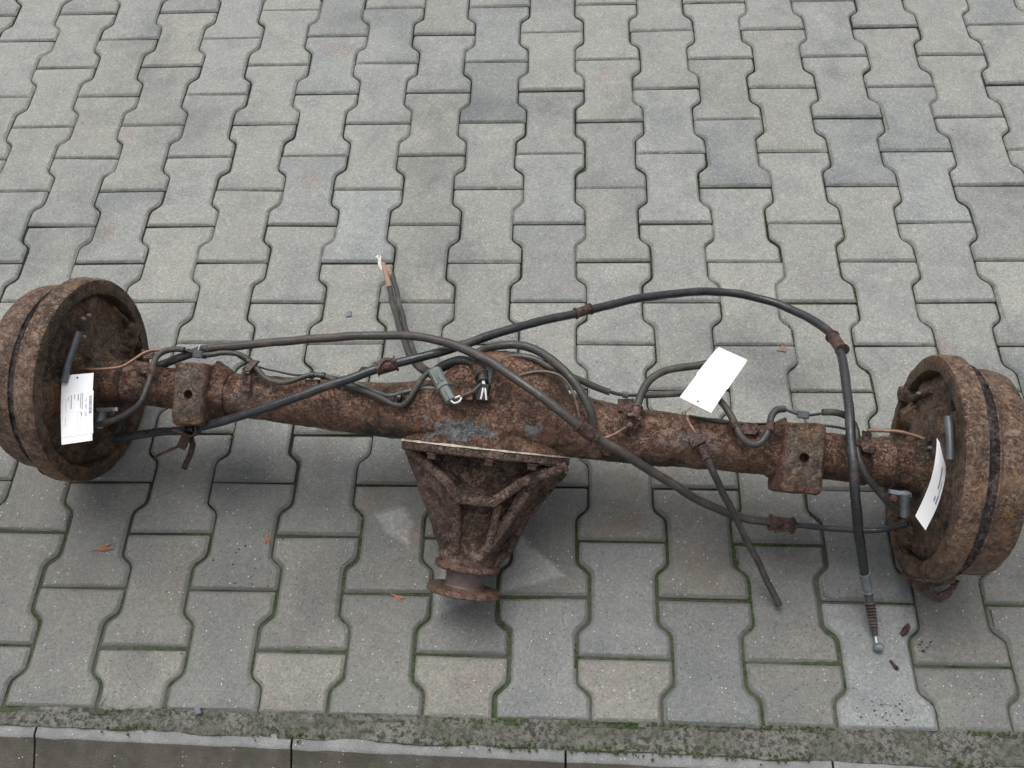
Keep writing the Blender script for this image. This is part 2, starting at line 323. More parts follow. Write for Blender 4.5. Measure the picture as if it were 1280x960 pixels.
def kerb_mat(name, cols, dirt):
    k = NT(name); p = k.pos(); n1 = k.noise(p, 20, 6, .65); n2 = k.noise(p, 400, 4, .7); col = k.mix(k.mr(n1, .38, .64), cols[0], cols[1])
    col = k.mix(k.mr(n2, .38, .64, 0, .6), col, dirt); v = k.voro(p, 170); pk = k.n('ShaderNodeSeparateColor', {0: v.outputs['Color']}).outputs[0]
    col = k.mix(k.ma('MULTIPLY', k.mr(v.outputs['Distance'], .12, .25, 1, 0), k.mr(pk, .9, .92)), col, (.5, .49, .46))
    return k.done(col, .8, k.bump(k.ma('ADD', n2, n1), .002, .8), 0, .35)
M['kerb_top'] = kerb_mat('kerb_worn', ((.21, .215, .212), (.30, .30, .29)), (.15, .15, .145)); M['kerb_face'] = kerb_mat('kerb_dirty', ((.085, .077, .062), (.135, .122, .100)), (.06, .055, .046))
M['earth'] = plain('earth', (.13, .12, .10), .95, .4, .004, 40)

# ---------------------------------------------------------------- setting: ground, paving, mortar, kerb
PX, PY = 0.133403, 0.2
HW, HNAR, Y1, Y2 = 0.0772, 0.0562, 0.0585, 0.0415
ground = tag(MB().plate([(-4, -4, -.2), (6, -4, -.2), (6, 6, -.2), (-4, 6, -.2)], (0, 0, -.05)).build('ground', M['earth']), 'bare earth under the paving', None, None, 'structure')
bed = MB(); x0, x1, y0, y1, st = -1.35, 2.75, -.105, 2.15, .010
nx, ny = int((x1 - x0) / st), int((y1 - y0) / st)
for j in range(ny + 1):
    for i in range(nx + 1):
        x, y = x0 + i * st, y0 + j * st; near = max(0, min(1, (.45 - y) / .5))
        bed.v.append(Vector((x, y, -.0078 + .0020 * near + .0022 * mn.noise(Vector((x * 23, y * 23, 0))) + .0018 * mn.noise(Vector((x * 70, y * 70, 3))))))
for j in range(ny):
    for i in range(nx): a = j * (nx + 1) + i; bed.face([a, a + 1, a + nx + 2, a + nx + 1])
bo = tag(bed.build('joint_sand', M['bed']), 'dark sandy joints between the grey pavers', None, None, 'structure')
paving = link('pavement', None); tag(paving, 'grey interlocking concrete block paving', None, None, 'structure')

def fillet(P, R):
    out = []; n = len(P)
    for i in range(n):
        a, p, c = Vector(P[i - 1]), Vector(P[i]), Vector(P[(i + 1) % n]); r = R[i]
        l = min(r, (p - a).length * .45, (c - p).length * .45); s_, e_ = p + (a - p).normalized() * l, p + (c - p).normalized() * l
        for t in (0, .33, .67, 1): out.append(tuple(s_ * (1 - t) ** 2 + p * 2 * t * (1 - t) + e_ * t * t))
    return out
def outline(g, half_cut=False, chip=None, cf=0.0):
    w, n, y1, y2 = HW - g, HNAR - g, Y1 + .48 * g, Y2 + .48 * g
    if not half_cut:
        P = [(w, -.1 + g), (w, -y1), (n, -y2), (n, y2), (w, y1), (w, .1 - g)]; P += [(-x, y) for x, y in reversed(P)]; R = [.004, .008, .009, .009, .008, .004] * 2
    else:                                                      # upper half only: cut through the waist
        P = [(n, .001 + g), (n, y2), (w, y1), (w, .1 - g)]; P += [(-x, y) for x, y in reversed(P)]; R = [.003, .009, .008, .004, .004, .008, .009, .003]
        if chip: P += [(x, .001 + cf * y) for x, y in ((-n + .006, .022), (-n + .018, .013), (-n + .032, .004), (-.012, .0), (.004, .008), (.020, .013), (.034, .017), (.044, .013))]; R += [.001] * 8
    return fillet(P, R)
def paver_mesh(seed, g, half_cut=False, chip=False):
    rnd = random.Random(seed); b = MB(); bv = rnd.uniform(.0048, .0062); n = len(outline(g, half_cut, chip))
    def jit(a=.0004): return rnd.uniform(-a, a)
    low = b.ring([(x, y, -.07) for x, y in outline(g, half_cut, chip)]); r0 = b.ring([(x + jit(), y + jit(), -.0048 + jit()) for x, y in outline(g, half_cut, chip)])
    r1 = b.ring([(x + jit(), y + jit(), -.0017 + jit()) for x, y in outline(g + bv * .55, half_cut, chip, .45)]); r2 = b.ring([(x, y, 0) for x, y in outline(g + bv, half_cut, chip, 1.0)])
    if not half_cut and seed % 2 == 0:                         # a nick in the edge
        kx = rnd.randrange(n)
        for d in range(-2, 3):
            for rr, f in ((r0, .6), (r1, .9)):
                i = rr[(kx + d) % n]; s_ = (1 - abs(d) / 3) * f; b.v[i] = Vector((b.v[i].x * (1 - .035 * s_), b.v[i].y * (1 - .035 * s_), b.v[i].z - .0030 * s_))
    b.bridge(low, r0, m=1); b.bridge(r0, r1, m=1); b.bridge(r1, r2, m=0); b.cap(r2, m=0)
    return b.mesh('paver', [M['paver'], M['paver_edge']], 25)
FULL = [paver_mesh(s, g) for s, g in enumerate((.0011, .0013, .0014, .0017, .0010, .0013, .0018, .0012))]
FULLW = [paver_mesh(20 + s, g) for s, g in enumerate((.0018, .0024, .0020, .0028, .0018, .0023, .0030, .0025))]
HALF = [paver_mesh(40 + s, .0022, True) for s in range(3)]; CHIP = paver_mesh(50, .0028, True, True)
rp = random.Random(11); joints = []
def paver(c, v, mesh):
    o = link('paver', mesh, paving); y = -v * PY
    o.location = (c * PX + rp.gauss(0, .0006), y + rp.gauss(0, .0007), rp.gauss(0, .0010)); o.rotation_euler = (rp.gauss(0, .006), rp.gauss(0, .007), rp.gauss(0, .006))
    b = rp.gauss(1.0, .035); w = rp.gauss(0, .010); u = rp.random()
    if u < .12: b *= .90; w -= .02
    if (c, v) in TINT: b, w = TINT[(c, v)]
    o.color = (b * (1 + w), b, b * (1 - w * 1.3), 1)
    return o
TINT = {(10, 0.0): (1.30, -.055), (7, -.5): (1.16, -.045), (6, 0.0): (1.12, -.035), (5, -6.5): (.80, -.03), (5, -7.5): (.92, -.03), (6, -5.0): (1.0, -.02), (5, .5): (1.18, .035), (7, .5): (1.14, .03), (3, .5): (1.18, .03), (1, .5): (1.12, .02)}
for c in range(-9, 21):
    odd = c % 2 != 0
    k = 0
    while True:
        v = (-.5 if odd else 0.0) - k; y = -v * PY
        if y > 1.95: break
        xm = c * PX
        if xm < -.12 - .42 * max(0, y + .1) - .26 or xm > 1.62 + .28 * max(0, y + .1) + .26: k += 1; continue
        wide = y < .28 + rp.uniform(-.12, .12)
        paver(c, v, rp.choice(FULLW if wide else FULL)); k += 1
        joints.append((xm, y - .1, y))
    if odd and -2 <= c <= 13:
        o = paver(c, .5, CHIP if c == 1 else rp.choice(HALF)); o.location.y = -.1
# moss in the joints: too many tufts to count
ms = MB(); rm = random.Random(5)
ICO = [(0, 0, 1), (.89, 0, .45), (.28, .85, .45), (-.72, .53, .45), (-.72, -.53, .45), (.28, -.85, .45), (.72, .53, -.45), (-.28, .85, -.45), (-.89, 0, -.45), (-.28, -.85, -.45), (.72, -.53, -.45)]
ICF = [(0, 1, 2), (0, 2, 3), (0, 3, 4), (0, 4, 5), (0, 5, 1), (1, 6, 2), (2, 7, 3), (3, 8, 4), (4, 9, 5), (5, 10, 1), (6, 7, 2), (7, 8, 3), (8, 9, 4), (9, 10, 5), (10, 6, 1)]
def tuft(x, y, r, z=-.0068):
    i = len(ms.v); a = rm.uniform(0, 6.28); ca, sa = math.cos(a), math.sin(a); h = rm.uniform(.6, 1.0)
    for p in ICO:
        s = r * rm.uniform(.7, 1.25); ms.v.append(Vector((x + (p[0] * ca - p[1] * sa) * s, y + (p[0] * sa + p[1] * ca) * s, z + p[2] * s * h)))
    for f in ICF: ms.face([i + q for q in f])
def joint_points(xm, yj, yc):
    out = []
    for k in range(26): out.append((xm - .074 + .148 * k / 25 + rm.uniform(-.003, .003), yj))
    for sgn in (-1, 1):
        path = [(HW, -.1), (HW, -Y1), (HNAR, -Y2), (HNAR, Y2), (HW, Y1), (HW, .1)]
        for (a, b), (c, d) in zip(path, path[1:]):
            n = max(2, int(math.hypot(c - a, d - b) / .006))
            for k in range(n): out.append((xm + sgn * (a + (c - a) * k / n), yc + b + (d - b) * k / n))
    return out
for xm, yj, yc in joints:
    for x, y in joint_points(xm, yj, yc):
        if y < -.09 or y > 1.75: continue
        g = fbm(Vector((x * 5.5, y * 5.5, 1.7)), 1, 3) + (.10 if y < .3 else -.03) + .06 * (x < .6)
        if rm.random() < max(0, min(.8, (g - .10) * 2.4)): tuft(x + rm.uniform(-.0012, .0012), y + rm.uniform(-.0012, .0012), rm.uniform(.0016, .0030))
for px, py, n, sp in [(62, 216, 26, .010), (265, 258, 18, .008), (245, 352, 24, .010), (515, 120, 5, .004), (498, 180, 16, .008), (800, 130, 8, .006), (728, 717, 46, .014), (560, 812, 20, .02), (622, 790, 30, .014), (720, 825, 24, .02), (527, 545, 10, .01), (220, 545, 14, .015), (290, 540, 16, .012), (128, 835, 20, .016), (1083, 69, 9, .004), (970, 212, 10, .006), (442, 607, 8, .004), (530, 676, 10, .005), (318, 305, 8, .004)]:
    q = at(px, py, 0)
    for k in range(n):
        tuft(q.x + rm.gauss(0, sp * .35), q.y + rm.gauss(0, sp * .5), rm.uniform(.0018, .0036), -.0058)
for k in range(1500):
    x = rm.uniform(-.3, 1.8); seam = rm.random() < .55; y = (-.099 if seam else -.124 - .0155 * max(0, min(1.6, x))) + rm.gauss(0, .0022 if seam else .0035)
    if fbm(Vector((x * 7, y * 7, 4.4)), 1, 3) > .02 + .5 * rm.random() - .15: tuft(x, y, rm.uniform(.0014, .0030), -.0040)
tag(ms.build('moss', M['moss'], None, 80), 'green moss growing in the joints between the pavers', 'moss', None, 'stuff')

# mortar bed in front of the paving
mo = MB(); NXm, NYm = 560, 16
def edge_y(x): return -.1285 - .0155 * max(0, min(1.6, x)) + .0045 * fbm(Vector((x * 9, 0, 5)), 1, 4)
for j in range(NYm + 1):
    for i in range(NXm + 1):
        x = -.55 + 2.8 * i / NXm; t = j / NYm; ya = -.0955 + .002 * mn.noise(Vector((x * 30, 1, 0))); yb = edge_y(x); y = ya + (yb - ya) * t
        z = -.004 - .003 * t + .0065 * fbm(Vector((x * 16, y * 26, 2)), 1, 4) - (.012 if j == NYm else 0)
        mo.v.append(Vector((x, y, z)))
for j in range(NYm):
    for i in range(NXm): a = j * (NXm + 1) + i; mo.face([a, a + NXm + 1, a + NXm + 2, a + 1])
tag(mo.build('mortar_strip', M['mortar'], None, 60), 'crumbly mossy mortar strip between paving and kerb', None, None, 'structure')
kerb = tag(link('kerb', None), 'row of concrete kerb stones with dirty front face', None, None, 'structure')
kj = [-.62, -.016, .405, .838, 1.245, 1.66, 2.1]
for a, b in zip(kj, kj[1:]):
    kb = MB(); a += .0018; b -= .0018
    def top(x): return -.118 - .0155 * max(-.3, min(1.8, x))
    ns = 14; rings = []
    for i in range(ns + 1):
        x = a + (b - a) * i / ns; e = top(x); wv = .0012 * fbm(Vector((x * 40, 0, 9)), 1, 3)
        rings.append([(x, e, -.14), (x, e, -.010), (x, e - .020 + wv, -.0095), (x, e - .025 + wv * 1.6, -.0115), (x, e - .029, -.016), (x, e - .10, -.050), (x, e - .102, -.14)])
    ids = [kb.ring(r) for r in rings]
    for r, s in zip(ids, ids[1:]):
        for q in range(7): kb.face([r[q], s[q], s[(q + 1) % 7], r[(q + 1) % 7]], 0 if q < 3 else 1)
    kb.cap(ids[0], False, 1); kb.cap(ids[-1], True, 1)
    kb.build('kerb_stone', [M['kerb_top'], M['kerb_face']], kerb, 40)

# ---------------------------------------------------------------- the axle
axle = link('rear_axle', None); axle.matrix_world = AM
tag(axle, 'rusty vehicle rear axle with two brake drums and differential lying on paving', 'axle')
def part(mb, name, mat, parent=None, label=None, ang=35):
    o = mb.build(name, mat, parent or axle, ang)
    if label: o['label'] = label
    return o
def sm(t): t = max(0, min(1, t)); return t * t * (3 - 2 * t)
# housing: lofted along x
XT = [(-.72, .040), (-.665, .0395), (-.62, .0385), (-.60, .0350), (-.45, .0360), (-.386, .0380), (-.324, .0395), (-.257, .0430), (-.188, .0450), (0, .0455), (.178, .0455), (.252, .0455), (.359, .0415), (.46, .0400), (.56, .0370), (.618, .0370), (.625, .0405), (.672, .0415), (.72, .043)]
def rt(x):
    for (a, r0), (b, r1) in zip(XT, XT[1:]):
        if a <= x <= b: return r0 + (r1 - r0) * sm((x - a) / (b - a))
    return XT[-1][1]
rings = []; NS = 64; NXH = 420
for i in range(NXH + 1):
    x = -.715 + (1.43) * i / NXH; r = rt(x)
    ax = abs(x); bn = sm((.185 - ax) / .11); hn = r + (.080 - r) * bn; hn = max(r, min(hn, r + (.083 - r) * math.sqrt(max(0, 1 - (ax / .19) ** 2)) if ax < .19 else r))
    xd = abs(x - .026); hb = r + (.104 - r) * (max(0, 1 - (xd / .102) ** 2.3) ** .62 if xd < .102 else 0) + .013 * sm((.23 - xd) / .13)
    hf = r * .98
    ring = []
    for k in range(NS):
        a = 2 * math.pi * k / NS; c, s = math.cos(a), math.sin(a); e = 1 - .32 * bn
        f = math.copysign(abs(c) ** e, c); n = math.copysign(abs(s) ** e, s)
        ring.append((x, -(f * hf) if c > 0 else -(f * hb), n * hn))
    rings.append(ring)
hb_ = MB().loft(rings); hb_.rough(.0017, 26, 3); hb_.rough(.0010, 105, 2)
housing = part(hb_, 'axle_housing', M['cast'], None, 'rusty axle tube swelling to the differential casing, traces of grey paint', 60)
# weld collars near the drums
for x, r, w in [(-.628, .0425, .006), (.640, .0440, .003), (.600, .0395, .005)]:
    part(MB().revolve([(-w, r - .004), (-w * .6, r), (w * .6, r), (w, r - .004)], (x, 0, 0), (1, 0, 0), 48).rough(.0008, 60, 2), 'weld_bead', M['dark'], housing)

# differential carrier
PD = Vector((-.050, -1, 0)).normalized(); P0 = Vector((.002, -.046, 0))
car = part(MB().revolve([(.000, .136), (.001, .139), (.012, .139), (.014, .136), (.014, .09)], P0 + Vector((0, 0, 0)), (0, -1, 0), 72, cap0=True, sx=1, sy=.80, up=(1, 0, 0)).rough(.0012, 40, 3), 'differential_carrier', M['carrier'], None, 'rust-brown cast differential nose with ribs, resting on the paving')
part(MB().revolve([(.046, .070), (.034, .100), (.018, .124), (.009, .1365), (.0075, .1385), (.001, .1390), (-.0005, .137)], P0, (0, 1, 0), 90, sx=1, sy=.80, up=(1, 0, 0)).rough(.0018, 34, 3), 'casing_flange', M['cast'], housing, None, 50)
gas = MB(); gr_ = [(-.0022, .1392), (-.0022, .1405), (.0004, .1408), (.0004, .1392)]; gas.revolve(gr_, P0, (0, -1, 0), 90, sx=1, sy=.80, up=(1, 0, 0)).rough(.0012, 60, 3); part(gas, 'gasket', M['gasket'], car)
cone = MB(); cr_ = []
for d_, rx_, rn_ in [(.012, .130, .070), (.030, .120, .069), (.055, .105, .066), (.080, .088, .062), (.105, .071, .057), (.125, .058, .053), (.145, .0505, .050), (.178, .0475, .0475)]:
    for q_ in ([0] if d_ > .17 else [0, .5]):
        o_ = P0 + PD * (d_ + q_ * .012); sx_ = PD.cross(Vector((0, 0, 1))).normalized(); cr_.append([o_ + sx_ * math.cos(k * math.pi / 36) * rx_ + Vector((0, 0, 1)) * math.sin(k * math.pi / 36) * rn_ for k in range(72)])
cone.loft(cr_); cone.rough(.003, 26, 3); cone.rough(.001, 90, 2); part(cone, 'bowl', M['bowl'], car, None, 60)
nose = MB().revolve([(.100, .040), (.130, .0475), (.150, .0490), (.186, .0475), (.187, .0515), (.196, .052), (.198, .048), (.199, .030)], P0, PD, 64, cap1=True).rough(.0014, 40, 3)
part(nose, 'pinion_housing', M['carrier'], car)
part(MB().revolve([(.186, .0490), (.187, .0528), (.194, .0532), (.1955, .050)], P0, PD, 64), 'seal_ring', M['flange'], car)
part(MB().revolve([(.196, .034), (.20, .0325), (.222, .032), (.227, .036)], P0, PD, 48), 'pinion_shaft', M['neck'], car)
pf = part(MB().revolve([(.2245, .034), (.2255, .056), (.2270, .0595), (.2345, .0605), (.2365, .0580), (.2365, .043), (.2325, .041), (.2325, .02)], P0, PD, 72, cap1=True, cap0=True).rough(.0006, 60, 2), 'pinion_flange', M['flange'], car, 'round rusty drive flange at the end of the pinion')
def ridge(pts, w, h, name='rib', rnd=.0011):
    b = MB(); Q = [atN(*p) for p in pts]; L = [u.lerp(v, k / 5) for u, v in zip(Q, Q[1:]) for k in range(5)] + [Q[-1]]; rings = []
    for i, p in enumerate(L):
        t = (L[min(i + 1, len(L) - 1)] - L[max(i - 1, 0)]).normalized(); s = t.cross(Vector((0, 0, 1))).normalized()
        rings.append([p + s * w / 2 + Vector((0, 0, -h)), p + s * w / 2 + Vector((0, 0, -.003)), p + s * (w / 2 - .003), p - s * (w / 2 - .003), p - s * w / 2 + Vector((0, 0, -.003)), p - s * w / 2 + Vector((0, 0, -h))])
    b.loft(rings); b.rough(rnd, 45, 3); return part(b, name, M['carrier'], car, None, 50)
ridge([(510, 560, .050), (530, 577, .066), (556, 601, .078), (574, 624, .083), (616, 629, .083), (650, 604, .078), (676, 593, .068), (708, 583, .050)], .0155, .05)
ridge([(669, 596, .062), (652, 622, .058), (632, 655, .052), (608, 686, .047), (596, 700, .046)], .016, .05)
ridge([(704, 590, .012), (676, 622, .004), (655, 648, .000), (634, 690, .004), (616, 706, .012)], .015, .035)
ridge([(570, 626, .076), (570, 660, .062), (569, 692, .051)], .014, .04)
ridge([(622, 630, .070), (616, 660, .058), (608, 690, .049)], .012, .04)
def web(pts, th, name='web'):
    b = MB().plate([atN(*p) for p in pts], (0, 0, -th)); b.subdiv(5); b.rough(.0035, 40, 4); return part(b, name, M['carrier'], car, None, 60)
web([(506, 560, .030), (520, 568, .052), (548, 595, .070), (571, 624, .074), (573, 660, .058), (572, 698, .046), (554, 702, .030), (541, 664, .020), (522, 610, .020)], .022)
web([(708, 584, .030), (676, 593, .056), (652, 605, .068), (640, 630, .060), (618, 664, .050), (602, 696, .045), (612, 706, .022), (640, 668, .008), (668, 634, .004), (692, 604, .016)], .022)
# bolts on the carrier flange
def hexbolt(p, d, r, h, parent, mat=None, name='bolt'):
    b = MB().revolve([(0, r * 1.25), (h * .25, r * 1.25), (h * .26, r), (h * .9, r), (h, r * .8)], p, d, 6, cap1=True); return part(b, name, mat or M['clamp'], parent, None, 25)
for ang in (168, 200, 240, 270, 300, 340):
    a = math.radians(ang); hexbolt(Vector((P0.x + math.cos(a) * .124, P0.y - .014, math.sin(a) * .098)), (0, -1, 0), .0072, .009, car)
for px, py, n in [(541, 567, .085), (612, 574, .10), (666, 581, .085), (698, 588, .05)]:
    q = atN(px, py, n); q.y = P0.y - .014; hexbolt(q, (0, -1, 0), .0078, .010, car)

# spring pads
def pad(corners, n, low, hole, flip):
    C4 = [atN(x, y, n) for x, y in corners]; cen = sum(C4, Vector()) / 4; e = []
    for i in range(4):
        a, b = C4[i], C4[(i + 1) % 4]
        for k in range(8): e.append(a + (b - a) * k / 8)
    def rc(p, s): return cen + (p - cen) * s
    rnd = []
    for i, p in enumerate(e): rnd.append(rc(p, .945 if i % 8 == 0 else 1.0))
    hp = atN(hole[0], hole[1], n); hr = .0078
    b = MB()
    lowr = b.ring([rc(p, 1.03) + Vector((0, 0, -low)) for p in rnd]); r1 = b.ring([p + Vector((0, 0, -.009)) for p in rnd]); r2 = b.ring([rc(p, .955) + Vector((0, 0, -.0032)) for p in rnd]); r3 = b.ring([rc(p, .84) for p in rnd])
    circ = [hp + (p - hp).normalized() * hr for p in rnd]; c0 = b.ring(circ); c1 = b.ring([p + Vector((0, 0, -.016)) for p in circ])
    flipf = (C4[1] - C4[0]).cross(C4[2] - C4[0]).z < 0
    seq = [(lowr, r1, 0), (r1, r2, 0), (r2, r3, 0), (r3, c0, 1), (c0, c1, 0)]
    for u, v, m in seq: b.bridge(u, v, m=m)
    b.cap(c1, False, 0)
    if flipf: b.f = [list(reversed(f)) for f in b.f]
    b.rough(.0022, 40, 3)
    o = part(b, 'spring_pad', [M['pad'], M['padface']], None, 'rusty spring seat plate with a centre hole on the axle tube', 40)
    return o, cen
padL, cL = pad([(217, 451), (259, 454), (253, 532), (213, 531)], .058, .075, (235, 493), 0)
padR, cR = pad([(982, 527), (1036, 530), (1028, 619), (972, 615)], .060, .080, (1005, 572), 1)
for P_, sx in ((padL, 1), (padR, -1)):                          # flared cheek that wraps the tube
    c = cL if sx == 1 else cR; b = MB(); rings = []
    for t in range(6):
        q = t / 5; rr = .047 - .008 * q; xx = c.x + sx * (.022 + .026 * q); rings.append([Vector((xx, math.cos(a * math.pi / 12) * (rr + .008 * (1 - q)) * -1, math.sin(a * math.pi / 12) * rr + .004 * (1 - q))) for a in range(24)])
    b.loft(rings).rough(.0015, 50, 3); part(b, 'weld_saddle', M['pad'], P_, None, 60)

# brake drums
def drum(side, xf):
    d = Vector((side, 0, 0)); o = Vector((xf, 0, 0))
    pr = [(.024, .1465), (.006, .149), (.0008, .1505), (0, .1525), (0, .1690), (.0015, .1728), (.005, .1752), (.012, .1765), (.031, .1765)]
    g = [(.031, .1765), (.0325, .1705), (.036, .1660), (.042, .1640), (.0480, .1620), (.050, .1640)]
    s = [(.050, .1640), (.052, .1645), (.057, .1600), (.088, .1580), (.096, .1550), (.100, .149), (.102, .130), (.104, .09), (.125, .075), (.127, .0)]
    dense = lambda P, n: [(P[i][0] + (P[i + 1][0] - P[i][0]) * k / n, P[i][1] + (P[i + 1][1] - P[i][1]) * k / n) for i in range(len(P) - 1) for k in range(n)] + [P[-1]]
    root = part(MB().revolve(dense(pr[:6], 3), o, d, 160).rough(.0022, 34, 4), 'brake_drum', M['face'], None, 'rusty brake drum standing on its rim', 55)
    part(MB().revolve(dense(pr[5:], 4), o, d, 160).rough(.0007, 30, 3), 'drum_rim', M['drum'], root, None, 50)
    part(MB().revolve(dense(g, 3), o, d, 160).rough(.0030, 60, 3), 'groove', M['groove'], root, None, 60)
    part(MB().revolve(dense(s, 3), o, d, 128).rough(.0008, 40, 3), 'drum_shell', M['drum'], root, None, 50)
    # backing plate with pressed steps
    bp = MB().revolve(dense([(.020, .149), (.011, .140), (.007, .126), (.009, .108), (.002, .092), (-.001, .074), (-.003, .052), (-.006, .036)], 3), o, d, 120).rough(.0045, 22, 3).rough(.0018, 80, 3)
    pl = part(bp, 'backing_plate', M['plate'], root, None, 60)
    return root, pl
dl, pl_l = drum(-1, -.682); dr, pl_r = drum(1, .685)
dl['label'] = 'rusty brake drum with pinkish-brown rim beside the tag printed with a barcode'; dr['label'] = 'rusty brake drum with tan rim beside the curled paper tag'
def blob(name, pts, r, mat, parent, amp=.002): return part(MB().tube(spline(pts, .004), r, 14).rough(amp, 60, 2), name, mat, parent, None, 60)
def bar(name, pts, r, mat, parent=None, n=12, sp=True, amp=0, label=None):
    L = spline(pts, .005) if sp else pts
    if sp and len(L) > 25: L = [p + Vector((mn.noise(p * 21), mn.noise(p * 21 + Vector((5, 0, 0))), mn.noise(p * 21 + Vector((0, 9, 0))))) * .0016 for p in L]
    b = MB().tube(L, [r * (1 + .07 * mn.noise(Vector(p) * 45)) for p in L] if sp else r, n)
    if amp: b.rough(amp, 50, 3)
    return part(b, name, mat, parent, label, 50)
# on the plates: wheel cylinder bulges, rubber plug, park brake rod, nuts
for side, xf, pl in ((-1, -.682, pl_l), (1, .685, pl_r)):
    X = lambda u: xf + side * u
    part(MB().revolve([(.030, .078), (.012, .070), (.002, .060), (-.006, .052), (-.016, .046), (-.024, .040)], (xf, 0, 0), (side, 0, 0), 40).rough(.004, 34, 3), 'axle_flange', M['plate'], pl, None, 60)
    F = (lambda l: l[0]) if side < 0 else (lambda l: l[1]); A = lambda p, u: atX(p[0], p[1], X(u))
    p1 = F([(163, 412), (1133, 494)]); a0 = A(p1, .002); part(MB().tube([a0 + Vector((side * .02, 0, 0)), a0, a0 - Vector((side * .012, 0, 0)), a0 - Vector((side * .014, 0, 0))], [.019, .015, .012, .006], 20).rough(.0035, 40, 3), 'wheel_cylinder', M['plate'], pl, None, 60)
    q0, q1, q2 = F([(148, 392), (165, 430), (150, 447)]), F([(1122, 512), (1140, 498), (1163, 484)]), 0
    pts = [A(t, .008) for t in (F([(140, 385), (1128, 512)]), F([(158, 405), (1140, 500)]), F([(172, 432), (1166, 486)]))]
    part(MB().tube(spline(pts, .006), .0065, 14).rough(.003, 40, 3), 'plate_rib', M['plate'], pl, None, 60)
    pts = [A(t, .004) for t in (F([(118, 445), (1140, 520)]), F([(135, 436), (1155, 512)]), F([(160, 436), (1170, 505)]))]
    if side < 0: part(MB().tube(spline(pts, .006), .0065, 14).rough(.003, 40, 3), 'plate_rib', M['plate'], pl, None, 60)
    a0 = A(F([(107, 408), (1187, 500)]), .004); part(MB().tube([a0 + Vector((side * .02, 0, 0)), a0 + Vector((side * .004, 0, 0)), a0], [.020, .017, .010], 16).rough(.003, 60, 2), 'rubber_plug', M['black'], pl)
    rp_ = F([[(98, 416), (92, 434), (86, 452), (80, 478)], [(1185, 522), (1187, 540), (1188, 560), (1188, 575)]])
    part(MB().tube(spline([A(t, -.002) for t in rp_], .005), .0058, 12).rough(.0006, 60, 2), 'rod', M['clip'], pl)
    for p in F([[(110, 394), (103, 398), (104, 421)], [(1163, 573), (1164, 560), (1150, 492)]]):
        hexbolt(A(p, -.002), (-side, 0, 0), .0030, .005, pl, M['leaf'] if side < 0 else M['zinc'], 'nut')
    for a in (48, 130, 215, 310):
        ar = math.radians(a); hexbolt((X(.002), math.cos(ar) * .060, math.sin(ar) * .060), (-side, 0, 0), .0068, .009, pl, M['plate'], 'nut')
    b = MB().tube([(X(.03), -.05, -.09), (X(.004), -.055, -.095), (X(-.002), -.055, -.095)], [.03, .026, .012], 18).rough(.005, 30, 3); part(b, 'shoe_anchor', M['plate'], pl, None, 60)
    for a in range(-150, -20, 26):                               # caked dirt inside the lower lip
        ar = math.radians(a + random.uniform(-8, 8)); b = MB().tube([(X(.022), math.cos(ar) * .125, math.sin(ar) * .125), (X(.008), math.cos(ar) * .131, math.sin(ar) * .131), (X(.001), math.cos(ar) * .138, math.sin(ar) * .138)], [.034, .028, .010], 14).rough(.008, 40, 4)
        part(b, 'caked_dirt', M['face'], pl, None, 60)

# ---------------------------------------------------------------- cables, hoses and wiring on the axle
def W(pts): return [aw(*p) for p in pts]
def sleeve(p, q, r, parent, name='clamp', mat=None, lips=True):
    a, b = aw(*p), aw(*q); L = (b - a).length; d = (b - a).normalized()
    pr = [(0, r * .92), (.0004, r * 1.22), (.0025, r * 1.22), (.003, r), (L - .003, r), (L - .0025, r * 1.22), (L - .0004, r * 1.22), (L, r * .92)] if lips else [(0, r * .9), (.0005, r), (L - .0005, r), (L, r * .9)]
    return part(MB().revolve(pr, a, d, 18, cap0=True, cap1=True).rough(.0006, 80, 2), name, mat or M['clamp'], parent, None, 40)
c1 = bar('parking_brake_cable', W([(140, 548, .10), (190, 541, .115), (225, 538, .145), (245, 535, .165), (270, 529, .19), (300, 520, .215), (350, 504, .238), (400, 485, .25), (440, 472, .255), (480, 459, .258), (560, 437, .255), (640, 411, .238), (730, 389, .20), (800, 373, .17), (870, 365, .14), (920, 367, .13), (970, 379, .13), (1010, 397, .15), (1040, 419, .18), (1052, 445, .21), (1059, 490, .24), (1063, 530, .252), (1066, 580, .25), (1070, 630, .215), (1075, 675, .15), (1080, 716, .075)]), .0074, M['cable'], None, 14,
        label='long black brake cable arching over the axle, ending in a ribbed boot')
sleeve((470, 462, .258), (496, 454, .258), .0105, c1); sleeve((719, 392, .205), (739, 386, .198), .0085, c1); sleeve((1040, 420, .181), (1053, 438, .203), .0098, c1); sleeve((236, 537, .158), (246, 535, .165), .0095, c1, 'grommet', M['black'])
bar('fitting', W([(471, 462, .27), (478, 451, .27), (486, 449, .27), (493, 453, .268)]), .0035, M['clamp'], c1, 8)
sleeve((1080, 716, .075), (1085, 740, .046), .0078, c1, 'ferrule', M['zinc'])
bl = MB(); A_, B_ = aw(1085, 740, .046), aw(1094, 794, .0125); NB = 9; pr = [(0, .0075)]
Lb = (B_ - A_).length
for i in range(NB):
    u = Lb * (.22 + .66 * i / NB); rr = .0088 - .0022 * i / NB; pr += [(u, rr * .66), (u + Lb * .02, rr), (u + Lb * .045, rr), (u + Lb * .065, rr * .66)]
pr += [(Lb * .9, .0052), (Lb, .0050)]
part(MB().revolve(pr, A_, (B_ - A_), 18, cap0=True, cap1=True), 'rubber_boot', M['cable_worn'], c1, None, 30)
bar('inner_wire', W([(1094, 792, .0125), (1096, 806, .010)]), .0026, M['steel'], c1, 10, False)
